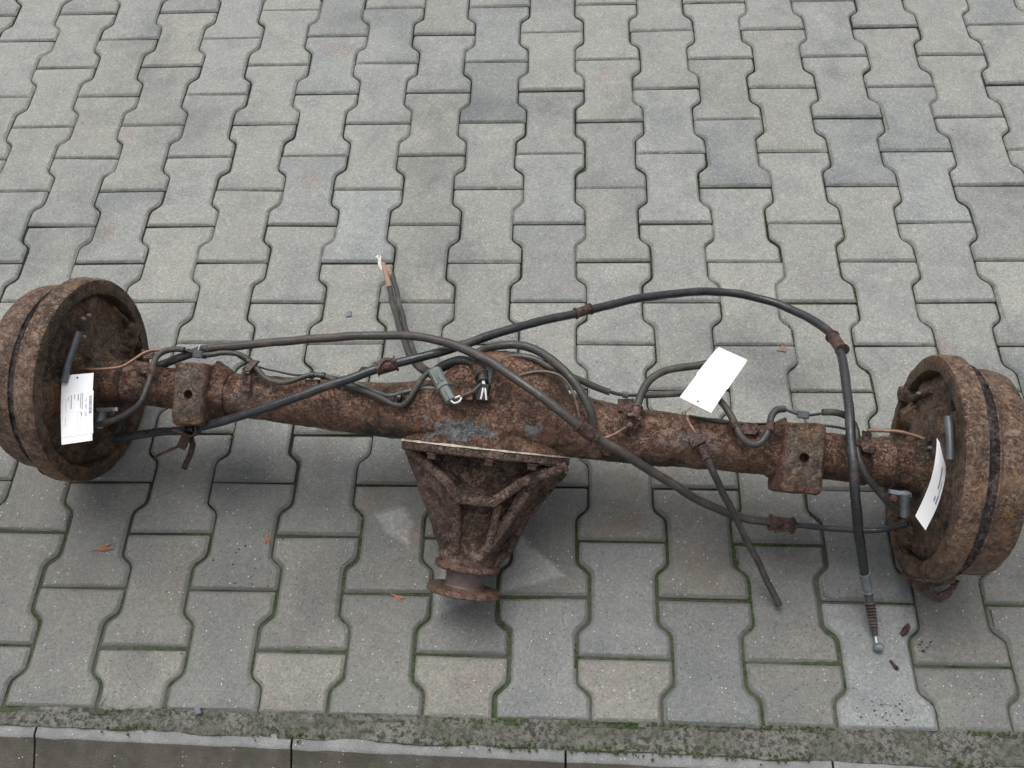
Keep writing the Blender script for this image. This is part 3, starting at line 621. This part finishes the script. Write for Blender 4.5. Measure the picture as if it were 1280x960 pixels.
part(MB().tube([aw(1092, 808, .009), aw(1094, 808.5, .009), aw(1102, 809.5, .009), aw(1104, 810, .009)], [.0042, .0068, .0068, .0042], 16), 'end_nipple', M['zinc'], c1)

c2 = bar('parking_brake_cable', W([(160, 474, .19), (200, 457, .195), (225, 447, .205), (250, 438, .215), (262, 436, .22), (320, 430, .232), (400, 423, .245), (480, 419, .262), (520, 420, .272), (560, 429, .281), (610, 450, .294), (660, 484, .302), (700, 514, .294), (730, 537, .278), (780, 567, .242), (840, 605, .185), (890, 633, .132), (930, 647, .104), (975, 655, .088)]), .0072, M['cable_worn'], None, 14,
        label='black brake cable crossing over the differential casing to the lower part of the tan drum')
bar('inner_sheath', W([(970, 654, .089), (1000, 657, .084), (1040, 660, .082), (1095, 663, .09), (1135, 655, .12)]), .0048, M['cable'], c2, 12)
sleeve((722, 530, .283), (745, 547, .268), .0105, c2); sleeve((962, 653, .092), (992, 657, .085), .0112, c2); sleeve((236, 442, .209), (263, 436, .22), .0066, c2, 'ferrule', M['clamp'])
b = MB().plate([aw(966, 645, .102), aw(992, 650, .10), aw(990, 664, .09), aw(968, 666, .088)], NN * 0 + Vector((0, 0, -.004))).rough(.001, 80, 2); part(b, 'bracket', M['clamp'], c2)

# thick rubber loom with bared white wires
c3 = bar('wiring_loom', W([(484, 345, .06), (488, 366, .085), (494, 390, .12), (502, 418, .165), (510, 440, .20), (520, 455, .215), (534, 466, .222), (548, 470, .225)]), .0056, M['hose'], None, 12, label='grey twin-core wiring loom with bared white wire ends standing off the paving')
bar('core', W([(491, 343, .061), (496, 366, .086), (502, 390, .121), (509, 418, .166), (517, 440, .201), (527, 456, .215), (540, 466, .222)]), .0050, M['hose'], c3, 12)
bar('frayed_jacket', W([(479, 330, .05), (482, 340, .057), (487, 360, .08)]), .0056, M['leaf'], c3, 10); bar('frayed_jacket', W([(484, 335, .053), (490, 345, .062), (494, 356, .075)]), .0045, M['leaf'], c3, 10)
for pts in ([(478, 338, .055), (474, 332, .048), (473, 325, .041), (472, 319, .036)], [(479, 337, .055), (476, 331, .05), (476, 325, .044), (475, 320, .041)], [(484, 342, .06), (478, 334, .054), (475, 328, .05), (476, 321, .046)], [(480, 337, .056), (475, 330, .052), (474, 324, .049), (470, 321, .046)]):
    bar('wire', W(pts), .0015, M['wire'], c3, 8)
c4 = bar('wiring_loom', W([(540, 470, .225), (548, 462, .24), (560, 455, .252), (575, 451, .262), (590, 454, .268), (600, 463, .272), (603, 474, .276)]), .0082, M['black'], None, 14, label='short thick black conduit looping into a rusty clamp on the casing')
sleeve((595, 456, .27), (603, 470, .275), .0098, c4); sleeve((603, 469, .276), (604, 478, .279), .0074, c4, 'grommet', M['hose'])
bar('wire', W([(603, 474, .281), (604, 482, .282), (603, 490, .281), (601, 499, .276)]), .0016, M['wire'], c4, 8); bar('wire', W([(604, 474, .281), (606, 482, .282), (607, 490, .281), (608, 500, .276)]), .0016, M['wire'], c4, 8)
b = MB().box(aw(604, 491, .272), AX * 0 + Vector((.0085, 0, 0)), Vector((.001, .0135, 0)), Vector((0, 0, .009))).rough(.0004, 90, 1); part(b, 'plug', M['black'], c4, None, 30)
b = MB().box(aw(612, 467, .268), Vector((.006, -.001, 0)), Vector((.001, .017, .0)), Vector((0, 0, .010))); part(b, 'box', M['clip'], c4, None, 30)
bar('wire', W([(601, 480, .284), (592, 489, .284), (582, 493, .283), (576, 496, .281)]), .0026, M['hose'], c4, 10)
for pts in ([(577, 495, .281), (572, 496, .282), (565, 499, .280), (560, 501, .278)], [(577, 496, .281), (575, 501, .283), (568, 504, .283), (563, 500, .281), (560, 500, .279)]): bar('wire', W(pts), .0015, M['wire'], c4, 8)
# grey plug connector
d0, d1 = aw(543, 463, .272), aw(564, 501, .280); dv = (d1 - d0); Lc = dv.length
con = part(MB().revolve([(0, .009), (.001, .0108), (Lc * .5, .0108), (Lc * .51, .0122), (Lc * .60, .0122), (Lc * .61, .0092), (Lc * .98, .0088), (Lc, .008)], d0, dv, 8, cap0=True, cap1=True, sx=1.0, sy=.85, up=(1, .4, 0)), 'connector', M['connector'], None, 'grey plastic plug connector on the casing', 30)
uN = Vector((0, 0, 1))
for s in (-1, 1):
    q = d0 + dv * .22 + uN * .0105 + dv.cross(uN).normalized() * .0045 * s; part(MB().box(q, dv.normalized() * .013, dv.cross(uN).normalized() * .0016, uN * .0014), 'latch', M['connector'], con)
part(MB().box(d0 + dv * .34 + uN * .0095, dv.normalized() * .008, dv.cross(uN).normalized() * .0024, uN * .0010), 'latch', M['clip'], con)
part(MB().box(d0 + dv * .80 + uN * .0085, dv.normalized() * .009, dv.cross(uN).normalized() * .0012, uN * .0008), 'latch', M['clip'], con)

# sensor wire, end by the tag with barcode
s1 = bar('sensor_cable', W([(120, 532, .20), (140, 526, .205), (160, 516, .215), (176, 502, .226), (186, 480, .232), (190, 462, .232), (196, 446, .228), (208, 438, .224), (222, 436, .222), (231, 437, .222)]), .0050, M['hose'], None, 12, label='grey sensor cable bending down to the drum beside the barcode tag')
bar('core', W([(230, 437, .222), (240, 441, .224), (247, 443, .226)]), .0022, M['black'], s1, 8)
part(MB().box(aw(248, 443, .228), Vector((.0085, 0, 0)), Vector((0, .006, 0)), Vector((0, 0, .005))), 'connector', M['clip'], s1, None, 30)
part(MB().box(aw(249, 435, .232), Vector((.0018, 0, 0)), Vector((.001, .0055, 0)), Vector((0, 0, .0015))), 'clip', M['steel'], s1, None, 30)
bar('grommet', W([(252, 444, .226), (258, 444, .226)]), .0058, M['black'], s1, 12, False)
s2 = bar('sensor_cable', W([(256, 444, .226), (264, 444, .226), (280, 441, .226), (296, 442, .227), (310, 449, .230), (322, 462, .232), (332, 473, .232), (345, 478, .230), (360, 478, .229), (374, 473, .229), (388, 469, .229), (402, 470, .228), (420, 476, .228), (440, 483, .230), (462, 491, .234), (480, 499, .239), (492, 505, .243), (503, 506, .247), (511, 499, .252), (518, 487, .257), (527, 474, .262), (538, 464, .266), (546, 462, .266)]), .0046, M['hose'], None, 12, label='thin grey sensor cable clipped along the axle tube up to the plug connector')
bar('tie', W([(291, 441, .222), (303, 449, .225), (313, 455, .225), (330, 461, .216), (350, 465, .212), (370, 468, .21), (388, 468, .213)]), .0018, M['black'], s2, 8)
bar('green_pipe', W([(402, 470, .222), (425, 472, .222), (450, 481, .225), (475, 491, .232), (486, 494, .238), (496, 492, .243), (510, 488, .248), (528, 485, .252), (545, 486, .255)]), .0027, M['greenpipe'], None, 10)
for px, py, z in [(312, 452, .23), (390, 469, .229), (404, 470, .229), (422, 477, .228), (499, 497, .245)]:
    q = aw(px, py, z); part(MB().tube([q - Vector((.003, 0, 0)), q + Vector((.003, 0, 0))], .0062, 12), 'tie', M['black'], s2)
# right-hand loom
c5 = bar('wiring_loom', W([(590, 446, .24), (605, 437, .25), (625, 432, .262), (648, 431, .268), (670, 437, .272), (692, 451, .274), (712, 471, .272), (728, 494, .266), (738, 515, .258), (741, 532, .246)]), .0068, M['hose'], None, 14, label='thick rubber hose arching behind the differential dome down to the tube')
c6 = bar('wiring_loom', W([(612, 454, .256), (628, 448, .262), (646, 445, .266), (668, 449, .268), (688, 459, .266), (706, 468, .26), (724, 475, .253), (742, 483, .245), (762, 490, .238)]), .0056, M['cable_worn'], None, 12, label='brown-black wire sheath running from the dome along the rear of the tube')
bar('core', W([(760, 489, .238), (775, 493, .235), (790, 494, .233), (803, 493, .232)]), .0028, M['cable'], c6, 10)
part(MB().tube([aw(778, 493, .235), aw(785, 494, .234)], .0052, 10), 'connector', M['clip'], c6)
bar('sheath', W([(801, 494, .232), (830, 493, .231), (860, 491, .231), (885, 491, .232), (898, 499, .234), (910, 513, .236), (918, 529, .238), (925, 544, .238), (936, 554, .236), (948, 555, .236), (957, 547, .237), (962, 533, .237), (965, 520, .235), (972, 512, .233), (982, 511, .232)]), .0054, M['hose'], c6, 12)
bar('core', W([(980, 511, .232), (990, 515, .233), (998, 518, .234)]), .0023, M['black'], c6, 8)
part(MB().box(aw(1004, 518.5, .236), Vector((.0085, 0, 0)), Vector((0, .0058, 0)), Vector((0, 0, .005))), 'connector', M['clip'], c6, None, 30)
bar('core', W([(1010, 519, .236), (1020, 518, .236), (1030, 516, .236)]), .0022, M['black'], c6, 8)
bar('sheath', W([(1028, 516, .236), (1044, 516, .234), (1058, 520, .230), (1067, 530, .229), (1071, 543, .228), (1071, 558, .228), (1075, 578, .224), (1084, 597, .214), (1098, 614, .196), (1112, 628, .176), (1127, 640, .16)]), .0054, M['hose'], c6, 12)
for p, q in [((916, 526, .238), (920, 536, .238)), ((961, 539, .237), (964, 528, .237)), ((1071, 549, .228), (1071, 559, .228)), ((188, 472, .232), (190, 458, .232))]: sleeve(p, q, .0068, c6 if p[0] > 500 else s1, 'clamp', None, False)
c7 = bar('brake_pipe', W([(614, 479, .262), (632, 474, .266), (650, 469, .272), (668, 465, .274), (686, 465, .273), (702, 471, .270), (713, 485, .266), (720, 503, .260), (724, 522, .25)]), .0025, M['pipe'], None, 10, label='thin bare brake pipe bending over the dome')
bar('brake_pipe', W([(738, 546, .226), (752, 548, .226), (764, 545, .228), (775, 539, .232), (786, 532, .238)]), .0026, M['copper'], None, 10)
bar('brake_pipe', W([(862, 520, .218), (880, 524, .216), (900, 528, .213), (930, 530, .21), (970, 530, .20), (1010, 531, .195), (1040, 533, .198), (1062, 537, .205)]), .0020, M['black'], None, 8)
bar('brake_pipe', W([(1084, 537, .215), (1105, 538, .218), (1125, 540, .22), (1145, 545, .222), (1160, 551, .222), (1175, 558, .217), (1190, 565, .205), (1203, 571, .19)]), .0028, M['copper'], None, 10, label='bare copper-coloured pipe running into the tan drum')
bar('brake_pipe', W([(72, 455, .22), (90, 459, .228), (110, 461, .232), (135, 461, .232), (152, 458, .23), (166, 450, .228), (178, 442, .225), (190, 438, .223), (204, 437, .222)]), .0027, M['copper'], None, 10, label='bare copper-coloured pipe running into the drum beside the barcode tag')
# rubber brake hoses
h1 = bar('brake_hose', W([(796, 512, .238), (798, 503, .238), (803, 489, .236), (813, 475, .234), (830, 465, .232), (850, 460, .231), (870, 457, .23), (890, 455, .229), (905, 461, .226), (908, 474, .222)]), .0064, M['hose'], None, 14, label='short rubber brake hose rising from a bracket and passing under the blank tag')
sleeve((793, 524, .238), (797, 508, .238), .0075, h1, 'ferrule')
bar('ferrule', W([(789, 530, .238), (785, 535, .238)]), .0055, M['clamp'], h1, 8, False)
h2 = bar('brake_hose', W([(884, 573, .233), (890, 588, .222), (899, 607, .20), (912, 633, .165), (928, 664, .12), (948, 704, .062), (962, 732, .027), (974, 756, .010)]), .0056, M['hose'], None, 14, label='rubber brake hose hanging from the tube to a cut end on the paving')
sleeve((876, 558, .236), (884, 574, .232), .0068, h2, 'ferrule'); bar('brake_pipe', W([(858, 520, .235), (861, 528, .238), (866, 536, .238), (870, 542, .236)]), .0026, M['copper'], h2, 10)

# brackets, clips and lugs
def lug(pts, th, name='bracket', mat=None, parent=None, amp=.001):
    b = MB().plate([aw(*p) for p in pts], (0, 0, -th)); b.rough(amp, 70, 2); return part(b, name, mat or M['clamp'], parent, None, 30)
lug([(771, 531, .226), (779, 513, .24), (802, 519, .242), (797, 534, .238), (789, 544, .226), (777, 540, .224)], .016, 'hose_bracket', M['dark']); lug([(781, 513, .244), (803, 521, .245), (801, 526, .244), (780, 518, .243)], .006, 'hose_bracket')
lug([(860, 548, .238), (884, 543, .243), (885, 550, .242), (866, 560, .236)], .007, 'hose_bracket'); lug([(862, 552, .226), (882, 546, .232), (882, 560, .226), (868, 566, .222)], .012, 'hose_bracket', M['dark'])
lug([(772, 498, .222), (793, 498, .222), (792, 514, .228), (772, 514, .228)], .006)
lug([(926, 534, .226), (934, 527, .228), (947, 529, .228), (950, 537, .228), (944, 544, .228), (930, 543, .228)], .016, 'clip_lug', None, None, .003); lug([(918, 531, .228), (928, 531, .230), (930, 540, .230), (920, 540, .23)], .008)
lug([(1072, 553, .228), (1083, 548, .226), (1096, 553, .224), (1092, 567, .226), (1080, 565, .229)], .005); lug([(1079, 538, .225), (1088, 540, .224), (1087, 552, .224), (1079, 549, .225)], .006, 'clip_lug', M['dark'])
lug([(167, 450, .228), (190, 454, .232), (192, 464, .232), (178, 467, .230), (166, 463, .226)], .005); lug([(176, 436, .222), (192, 440, .222), (190, 448, .224), (178, 449, .224)], .008, 'clip_lug')
lug([(302, 461, .238), (315, 449, .24), (324, 451, .24), (311, 465, .238), (303, 465, .238)], .006); lug([(301, 465, .228), (314, 467, .23), (312, 489, .224), (298, 490, .222)], .004, 'strap'); lug([(314, 457, .228), (322, 461, .226), (318, 470, .226), (310, 468, .228)], .012, 'clip_lug', M['clamp'], None, .002)
lug([(381, 475, .222), (399, 474, .224), (396, 483, .224), (385, 488, .222)], .010, 'clip_lug', None, None, .002); lug([(446, 465, .21), (452, 458, .21), (461, 459, .21), (464, 468, .21), (450, 471, .21)], .006, 'clip_lug')
lug([(492, 494, .238), (505, 495, .243), (506, 511, .242), (497, 511, .238)], .012, 'clip_lug', M['pad'])
lug([(583, 476, .276), (592, 490, .28), (590, 500, .279), (574, 499, .277), (573, 494, .275)], .014, 'bracket', M['pad'])
b = MB().plate([aw(690, 470, .25), aw(702, 476, .245), aw(706, 494, .235), aw(694, 492, .24)], (0, 0, -.01)).rough(.002, 60, 2); part(b, 'cover_lip', M['pad'], housing)
# sensor by each drum
for pts, lev, bp in ((((128, 512, .19), (124, 532, .17)), [(119, 510, .195), (146, 509, .2), (146, 514, .2), (120, 515, .195)], (142, 516, .192)), (((1131, 616, .19), (1131, 643, .16)), [(1111, 611, .19), (1140, 616, .192), (1140, 622, .19), (1112, 617, .188)], (1116, 622, .18))):
    s = bar('wheel_sensor', W(pts), .0078, M['zinc'], None, 16, False); 
    e = aw(*pts[1]); d = (e - aw(*pts[0])).normalized(); part(MB().revolve([(0, .0078), (.002, .007), (.0022, .0038), (.0005, .0036)], e, d, 16), 'sleeve_end', M['steel'], s)
    lug(lev, .005, 'sensor_arm', M['zinc'], s, .0003); q = aw(*bp); hexbolt(q, (0, 0, 1), .006, .006, s)
# straps
b = MB().strap(W([(238, 536, .155), (232, 548, .14), (228, 556, .128), (226, 560, .12)]), .016, .003, Vector((1, 0, 0))).rough(.001, 60, 2); hs1 = part(b, 'cable_hanger', M['clamp'], None, 'bent rusty hanger strip under the spring pad')
bar('wire_end', W([(232, 554, .125), (218, 560, .11), (206, 565, .095), (196, 570, .08), (193, 574, .07)]), .0024, M['clamp'], hs1, 8)
b = MB().strap(W([(238, 545, .14), (241, 556, .12), (238, 568, .095), (233, 578, .07), (230, 586, .05)]), .010, .002, Vector((1, 0, 0))).rough(.001, 60, 2); part(b, 'strip', M['clamp'], hs1)
b = MB().strap(spline(W([(218, 538, .16), (230, 541, .165), (240, 545, .16), (246, 540, .17), (246, 531, .175)]), .004), .012, .003, Vector((0, 0, 1))).rough(.0008, 60, 2); part(b, 'cable_hook', M['clamp'], hs1)
b = MB().strap(W([(1128, 716, .045), (1150, 733, .030), (1168, 745, .022), (1174, 747, .022), (1184, 742, .024), (1191, 735, .026), (1194, 724, .034)]), .015, .004, Vector((.25, 1, .2))).rough(.001, 60, 2); tb = part(b, 'bottom_bracket', M['clamp'], None, 'bent rusty strip bracket under the tan drum')
b = MB().strap(W([(1140, 722, .040), (1160, 732, .035), (1180, 727, .036), (1194, 725, .036)]), .010, .004, Vector((0, 1, .3))).rough(.001, 60, 2); part(b, 'crossbar', M['dark'], tb)

# ---------------------------------------------------------------- paper tags
def tagsheet(name, corners, bulge, label, print_spec=None, axis=None, nu=10, nv=22):
    """corners: top-left, top-right, bottom-right, bottom-left in world space; bulge lifts the middle along the normal"""
    a, b, c, d = corners; cen = (a + b + c + d) / 4
    nrm = (b - a).cross(d - a).normalized()
    if nrm.dot(CAM - cen) < 0: nrm = -nrm
    def P(u, v, off=0.0):
        p = a.lerp(b, u).lerp(d.lerp(c, u), v); k = bulge(u, v); return p + k + nrm * off
    def sheet(u0, u1, v0, v1, off, mat, nm, parent, th=.0004, nu=nu, nv=nv):
        m = MB(); top = [[None] * (nu + 1) for _ in range(nv + 1)]; bot = [[None] * (nu + 1) for _ in range(nv + 1)]
        for j in range(nv + 1):
            for i in range(nu + 1):
                u, v = u0 + (u1 - u0) * i / nu, v0 + (v1 - v0) * j / nv
                top[j][i] = m.ring([P(u, v, off)])[0]; bot[j][i] = m.ring([P(u, v, off - th)])[0]
        for j in range(nv):
            for i in range(nu):
                m.face([top[j][i], top[j + 1][i], top[j + 1][i + 1], top[j][i + 1]]); m.face([bot[j][i], bot[j][i + 1], bot[j + 1][i + 1], bot[j + 1][i]])
        for j in range(nv):
            m.face([top[j][0], bot[j][0], bot[j + 1][0], top[j + 1][0]]); m.face([top[j][nu], top[j + 1][nu], bot[j + 1][nu], bot[j][nu]])
        for i in range(nu):
            m.face([top[0][i], top[0][i + 1], bot[0][i + 1], bot[0][i]]); m.face([top[nv][i], bot[nv][i], bot[nv][i + 1], top[nv][i + 1]])
        return m.build(nm, mat, parent, 30)
    o = sheet(0, 1, 0, 1, 0, M['paper'], name, None); tag(o, label, 'paper tag')
    return o, P, sheet
def bar_print(P, rects, parent, mat, nm):
    m = MB()
    for u0, u1, v0, v1 in rects: m.face(m.ring([P(u0, v0, .0011), P(u0, v1, .0011), P(u1, v1, .0011), P(u1, v0, .0011)]))
    return m.build(nm, mat, parent)
def text_print(P, s, u, v0, v1, hu, parent, mat):
    cu = bpy.data.curves.new('t', 'FONT'); cu.body = s; ob = bpy.data.objects.new('t', cu); me = bpy.data.meshes.new_from_object(ob)
    xs = [v.co.x for v in me.vertices]; ys = [v.co.y for v in me.vertices]; ax, bx, ay, by = min(xs), max(xs), min(ys), max(ys)
    for v in me.vertices:
        tx, ty = (v.co.x - ax) / (bx - ax), (v.co.y - ay) / (by - ay); v.co = P(u + hu * ty, v0 + (v1 - v0) * tx, .0011)
    me.materials.append(mat); bpy.data.objects.remove(ob); return link('printed_number', me, parent)
# tag leaning on the tube end, printed
tg, P, sh = tagsheet('paper_tag', [at(77.5, 469.5, .262), at(117, 466, .258), at(115.5, 550.5, .232), at(77, 556, .236)], lambda u, v: NN * (.0025 * math.sin(v * 3.1)), 'white paper tag with printed barcode sticker hanging before a rusty drum')
st_ = sh(.06, 1.035, .27, .90, .0007, M['sticker'], 'sticker', tg, .0003, 6, 10)
rb = random.Random(3); bars = []; v = .34
while v < .60:
    w = rb.choice([.004, .004, .007, .010]); bars.append((.90, 1.0, v, v + w)); v += w + rb.choice([.004, .005, .008])
bar_print(P, bars, st_, M['ink'], 'barcode'); text_print(P, '72 - 997 - 029', .765, .375, .64, .07, st_, M['ink'])
def lines(u, v0, v1, h, r):
    out = []; v = v0
    while v < v1: w = r.uniform(.006, .016); out.append((u, u + h, v, min(v + w, v1))); v += w + r.uniform(.004, .007)
    return out
bar_print(P, lines(.68, .29, .53, .03, rb) + lines(.62, .29, .52, .03, rb) + lines(.655, .57, .63, .03, rb) + lines(.54, .30, .40, .035, rb) + lines(.43, .30, .37, .025, rb) + lines(.32, .31, .51, .03, rb) + lines(.23, .33, .40, .025, rb) + lines(.165, .36, .55, .012, rb) + lines(.15, .62, .76, .010, rb), st_, M['ink'], 'print_line')
bar_print(P, [(.54, .55, .56, .79), (.64, .65, .56, .79), (.54, .65, .785, .79), (.54, .65, .56, .565)], st_, M['inkred'], 'print_box')
hq = P(.5, .055, .0012); mh = MB(); mh.face(mh.ring([P(.5 + .028 * math.cos(a * .628), .055 + .014 * math.sin(a * .628), .0013) for a in range(10)])); mh.build('punch_hole', M['black'], tg)
# blank tag over the tube
tg2, P2, sh2 = tagsheet('paper_tag', [at(849.5, 496.5, .262), at(889, 516, .258), at(934, 450, .258), at(898.5, 434, .266)], lambda u, v: Vector((0, 0, .004)) * math.sin(v * 3.0), 'blank white paper tag lying over hoses behind the axle tube')
sh2(-.02, 1.02, .42, .96, .0007, M['sticker'], 'sticker', tg2, .0003, 6, 10)
mh = MB(); mh.face(mh.ring([P2(.5 + .028 * math.cos(a * .628), .06 + .014 * math.sin(a * .628), .0013) for a in range(10)])); mh.build('punch_hole', M['black'], tg2)
for pts in ([(858, 522, .25), (857, 515, .257), (862, 511, .262), (865, 509, .264)], [(857, 520, .251), (852, 516, .256), (858, 514, .26), (866, 511, .262)]):
    part(MB().tube(spline([at(*p) for p in pts], .003), .0009, 6), 'tie_wire', M['copper'], tg2)
# curled tag hanging in the tan drum
L_ = [(1171, 548), (1170.5, 560), (1168, 580), (1163, 601), (1154, 624), (1144, 645)]; R_ = [(1171.5, 548), (1177, 558), (1182, 577), (1181, 600), (1172, 632), (1157, 663)]
ZL = [.256, .265, .274, .274, .266, .254]; ZR = [.256, .262, .264, .260, .252, .240]
Ls = spline([at(x, y, z) for (x, y), z in zip(L_, ZL)], .004); Rs = spline([at(x, y, z) for (x, y), z in zip(R_, ZR)], .004)
def samp(L, t): f = t * (len(L) - 1); i = min(int(f), len(L) - 2); return L[i].lerp(L[i + 1], f - i)
m = MB(); nv, nu = 30, 6; T = []; B = []
vd = (CAM - Ls[len(Ls) // 2]).normalized()
def P3(u, v, off=0.0): return samp(Ls, v).lerp(samp(Rs, v), u) + vd * off
for j in range(nv + 1):
    T.append(m.ring([P3(i / nu, j / nv) for i in range(nu + 1)])); B.append(m.ring([P3(i / nu, j / nv, -.0005) for i in range(nu + 1)]))
for j in range(nv):
    for i in range(nu): m.face([T[j][i], T[j + 1][i], T[j + 1][i + 1], T[j][i + 1]]); m.face([B[j][i], B[j][i + 1], B[j + 1][i + 1], B[j + 1][i]])
    m.face([T[j][0], B[j][0], B[j + 1][0], T[j + 1][0]]); m.face([T[j][nu], T[j + 1][nu], B[j + 1][nu], B[j][nu]])
for i in range(nu): m.face([T[nv][i], B[nv][i], B[nv][i + 1], T[nv][i + 1]])
tg3 = tag(m.build('paper_tag', M['paper'], None, 40), 'curled white paper tag hanging from the pipe before the tan drum', 'paper tag')
bar_print(P3, lines(.62, .36, .60, .10, rb) + lines(.80, .50, .66, .06, rb) + lines(.78, .66, .74, .10, rb) + lines(.60, .68, .73, .10, rb), tg3, M['ink'], 'print_line')

# ---------------------------------------------------------------- small litter on the paving
def sprig(px, py, ang, n, L, label):
    q = at(px, py, .0015); b = MB(); r = random.Random(px); c, s = math.cos(ang), math.sin(ang)
    def pt(u, v, z=0): return Vector((q.x + u * c - v * s, q.y + u * s + v * c, .0022 + z))
    b.tube([pt(-L, 0), pt(-L * .3, .001), pt(L * .3, 0)], [.0005, .0009, .0006], 6)
    for i in range(n):
        u = -L * .3 + L * .9 * i / n; sg = 1 if i % 2 else -1; b.tube([pt(u, 0), pt(u + L * .35, sg * L * .16, .001), pt(u + L * .7, sg * L * .30, .002)], [.0008, .0012, .0004], 6)
    return tag(b.build('dry_sprig', M['sprig'], None, 50), label, 'sprig', 'dry brown sprigs on the pavers')
sprig(126, 686, .25, 5, .020, 'orange-brown dry sprig lying on a paver in front of the barcode drum'); sprig(334, 672, -1.4, 4, .012, 'small dry brown sprig on a paver beside scattered soil crumbs'); sprig(496, 746, -.4, 4, .013, 'reddish dry sprig in the joint left of the pinion flange')
def flat(px, py, pts, th, mat, name, label, cat, rot=0, s=1.0):
    q = at(px, py, 0); b = MB().plate([(q.x + (x * math.cos(rot) - y * math.sin(rot)) * s, q.y + (x * math.sin(rot) + y * math.cos(rot)) * s, th + .0008 * math.sin(x * 300)) for x, y in pts], (0, 0, -th + .0006), 0, .0004).rough(.0004, 200, 2)
    return tag(b.build(name, mat), label, cat)
flat(436, 393, [(-.006, -.007), (.005, -.007), (.006, .006), (-.004, .006)], .003, M['chip'], 'slate_chip', 'small square blue-grey chip on a paver by the loom', 'chip', .15)
flat(977, 437, [(-.010, -.003), (.006, -.007), (.009, .001), (.002, .009)], .003, M['leaf'], 'leaf_scrap', 'small brownish leaf scrap on a paver behind the tube', 'leaf')
flat(1117, 832, [(-.006, .006), (-.004, .009), (.006, -.004), (.004, -.008), (0, -.006)], .004, M['flake'], 'rust_flake', 'elongated rust flake on the bluish paver beside the cable nipple', 'flake')
flat(1131, 787, [(-.010, -.007), (-.002, .004), (.006, .010), (.008, .003), (.003, -.006), (-.006, -.012)], .004, M['flake'], 'rust_flake', 'larger reddish rust flake by the joint beside the ribbed boot', 'flake')
flat(247, 888, [(-.006, .006), (.005, .003), (.009, -.005), (.002, -.007), (-.002, -.002)], .006, M['chip'], 'stone_chip', 'dark stone chip on the mortar strip', 'chip')
q = at(313, 429, .006); cw = MB()
NR = 20
for i in range(NR):
    a = 2 * math.pi * i / NR; d = Vector((math.cos(a), math.sin(a), 0)); cw.ring([q + d * .0065 + Vector((0, 0, .0035)), q + d * .0065 - Vector((0, 0, .0035)), q + d * .003 - Vector((0, 0, .0035)), q + d * .003 + Vector((0, 0, .0035))])
for i in range(NR):
    for k in range(4): a, b = i * 4, ((i + 1) % NR) * 4; cw.face([a + k, a + (k + 1) % 4, b + (k + 1) % 4, b + k])
for v in cw.v: v.z -= .0022
tag(cw.build('copper_washer', M['copper']), 'small copper washer ring lying on a paver behind the tube', 'washer')
fl = MB(); rf = random.Random(9)
def crumb(px, py, sp, n, r0, r1):
    for _ in range(n):
        q = at(px + rf.gauss(0, sp), py + rf.gauss(0, sp * .6), 0); r = rf.uniform(r0, r1); i = len(fl.v); a0 = rf.uniform(0, 6.28); k = rf.randint(4, 6); e = rf.uniform(.4, 1)
        pts = [(math.cos(a0 + 6.28 * t / k) * r * rf.uniform(.6, 1.2), math.sin(a0 + 6.28 * t / k) * r * e * rf.uniform(.6, 1.2)) for t in range(k)]
        fl.loft([[(q.x + x, q.y + y, .0002) for x, y in pts], [(q.x + x * .8, q.y + y * .8, .0012 + r * .25) for x, y in pts]])
crumb(1108, 890, 16, 46, .0008, .0030); crumb(1100, 850, 28, 26, .0006, .0014); crumb(1155, 806, 7, 9, .001, .0032); crumb(300, 700, 26, 26, .0007, .0022); crumb(240, 700, 130, 70, .0005, .0012); crumb(800, 800, 260, 90, .0004, .0011); crumb(640, 890, 300, 60, .0005, .0014); crumb(800, 300, 330, 40, .0005, .0012)
tag(fl.build('rust_crumbs', M['flake'], None, 30), 'scattered rust and soil crumbs on the pavers', 'crumbs', None, 'stuff')
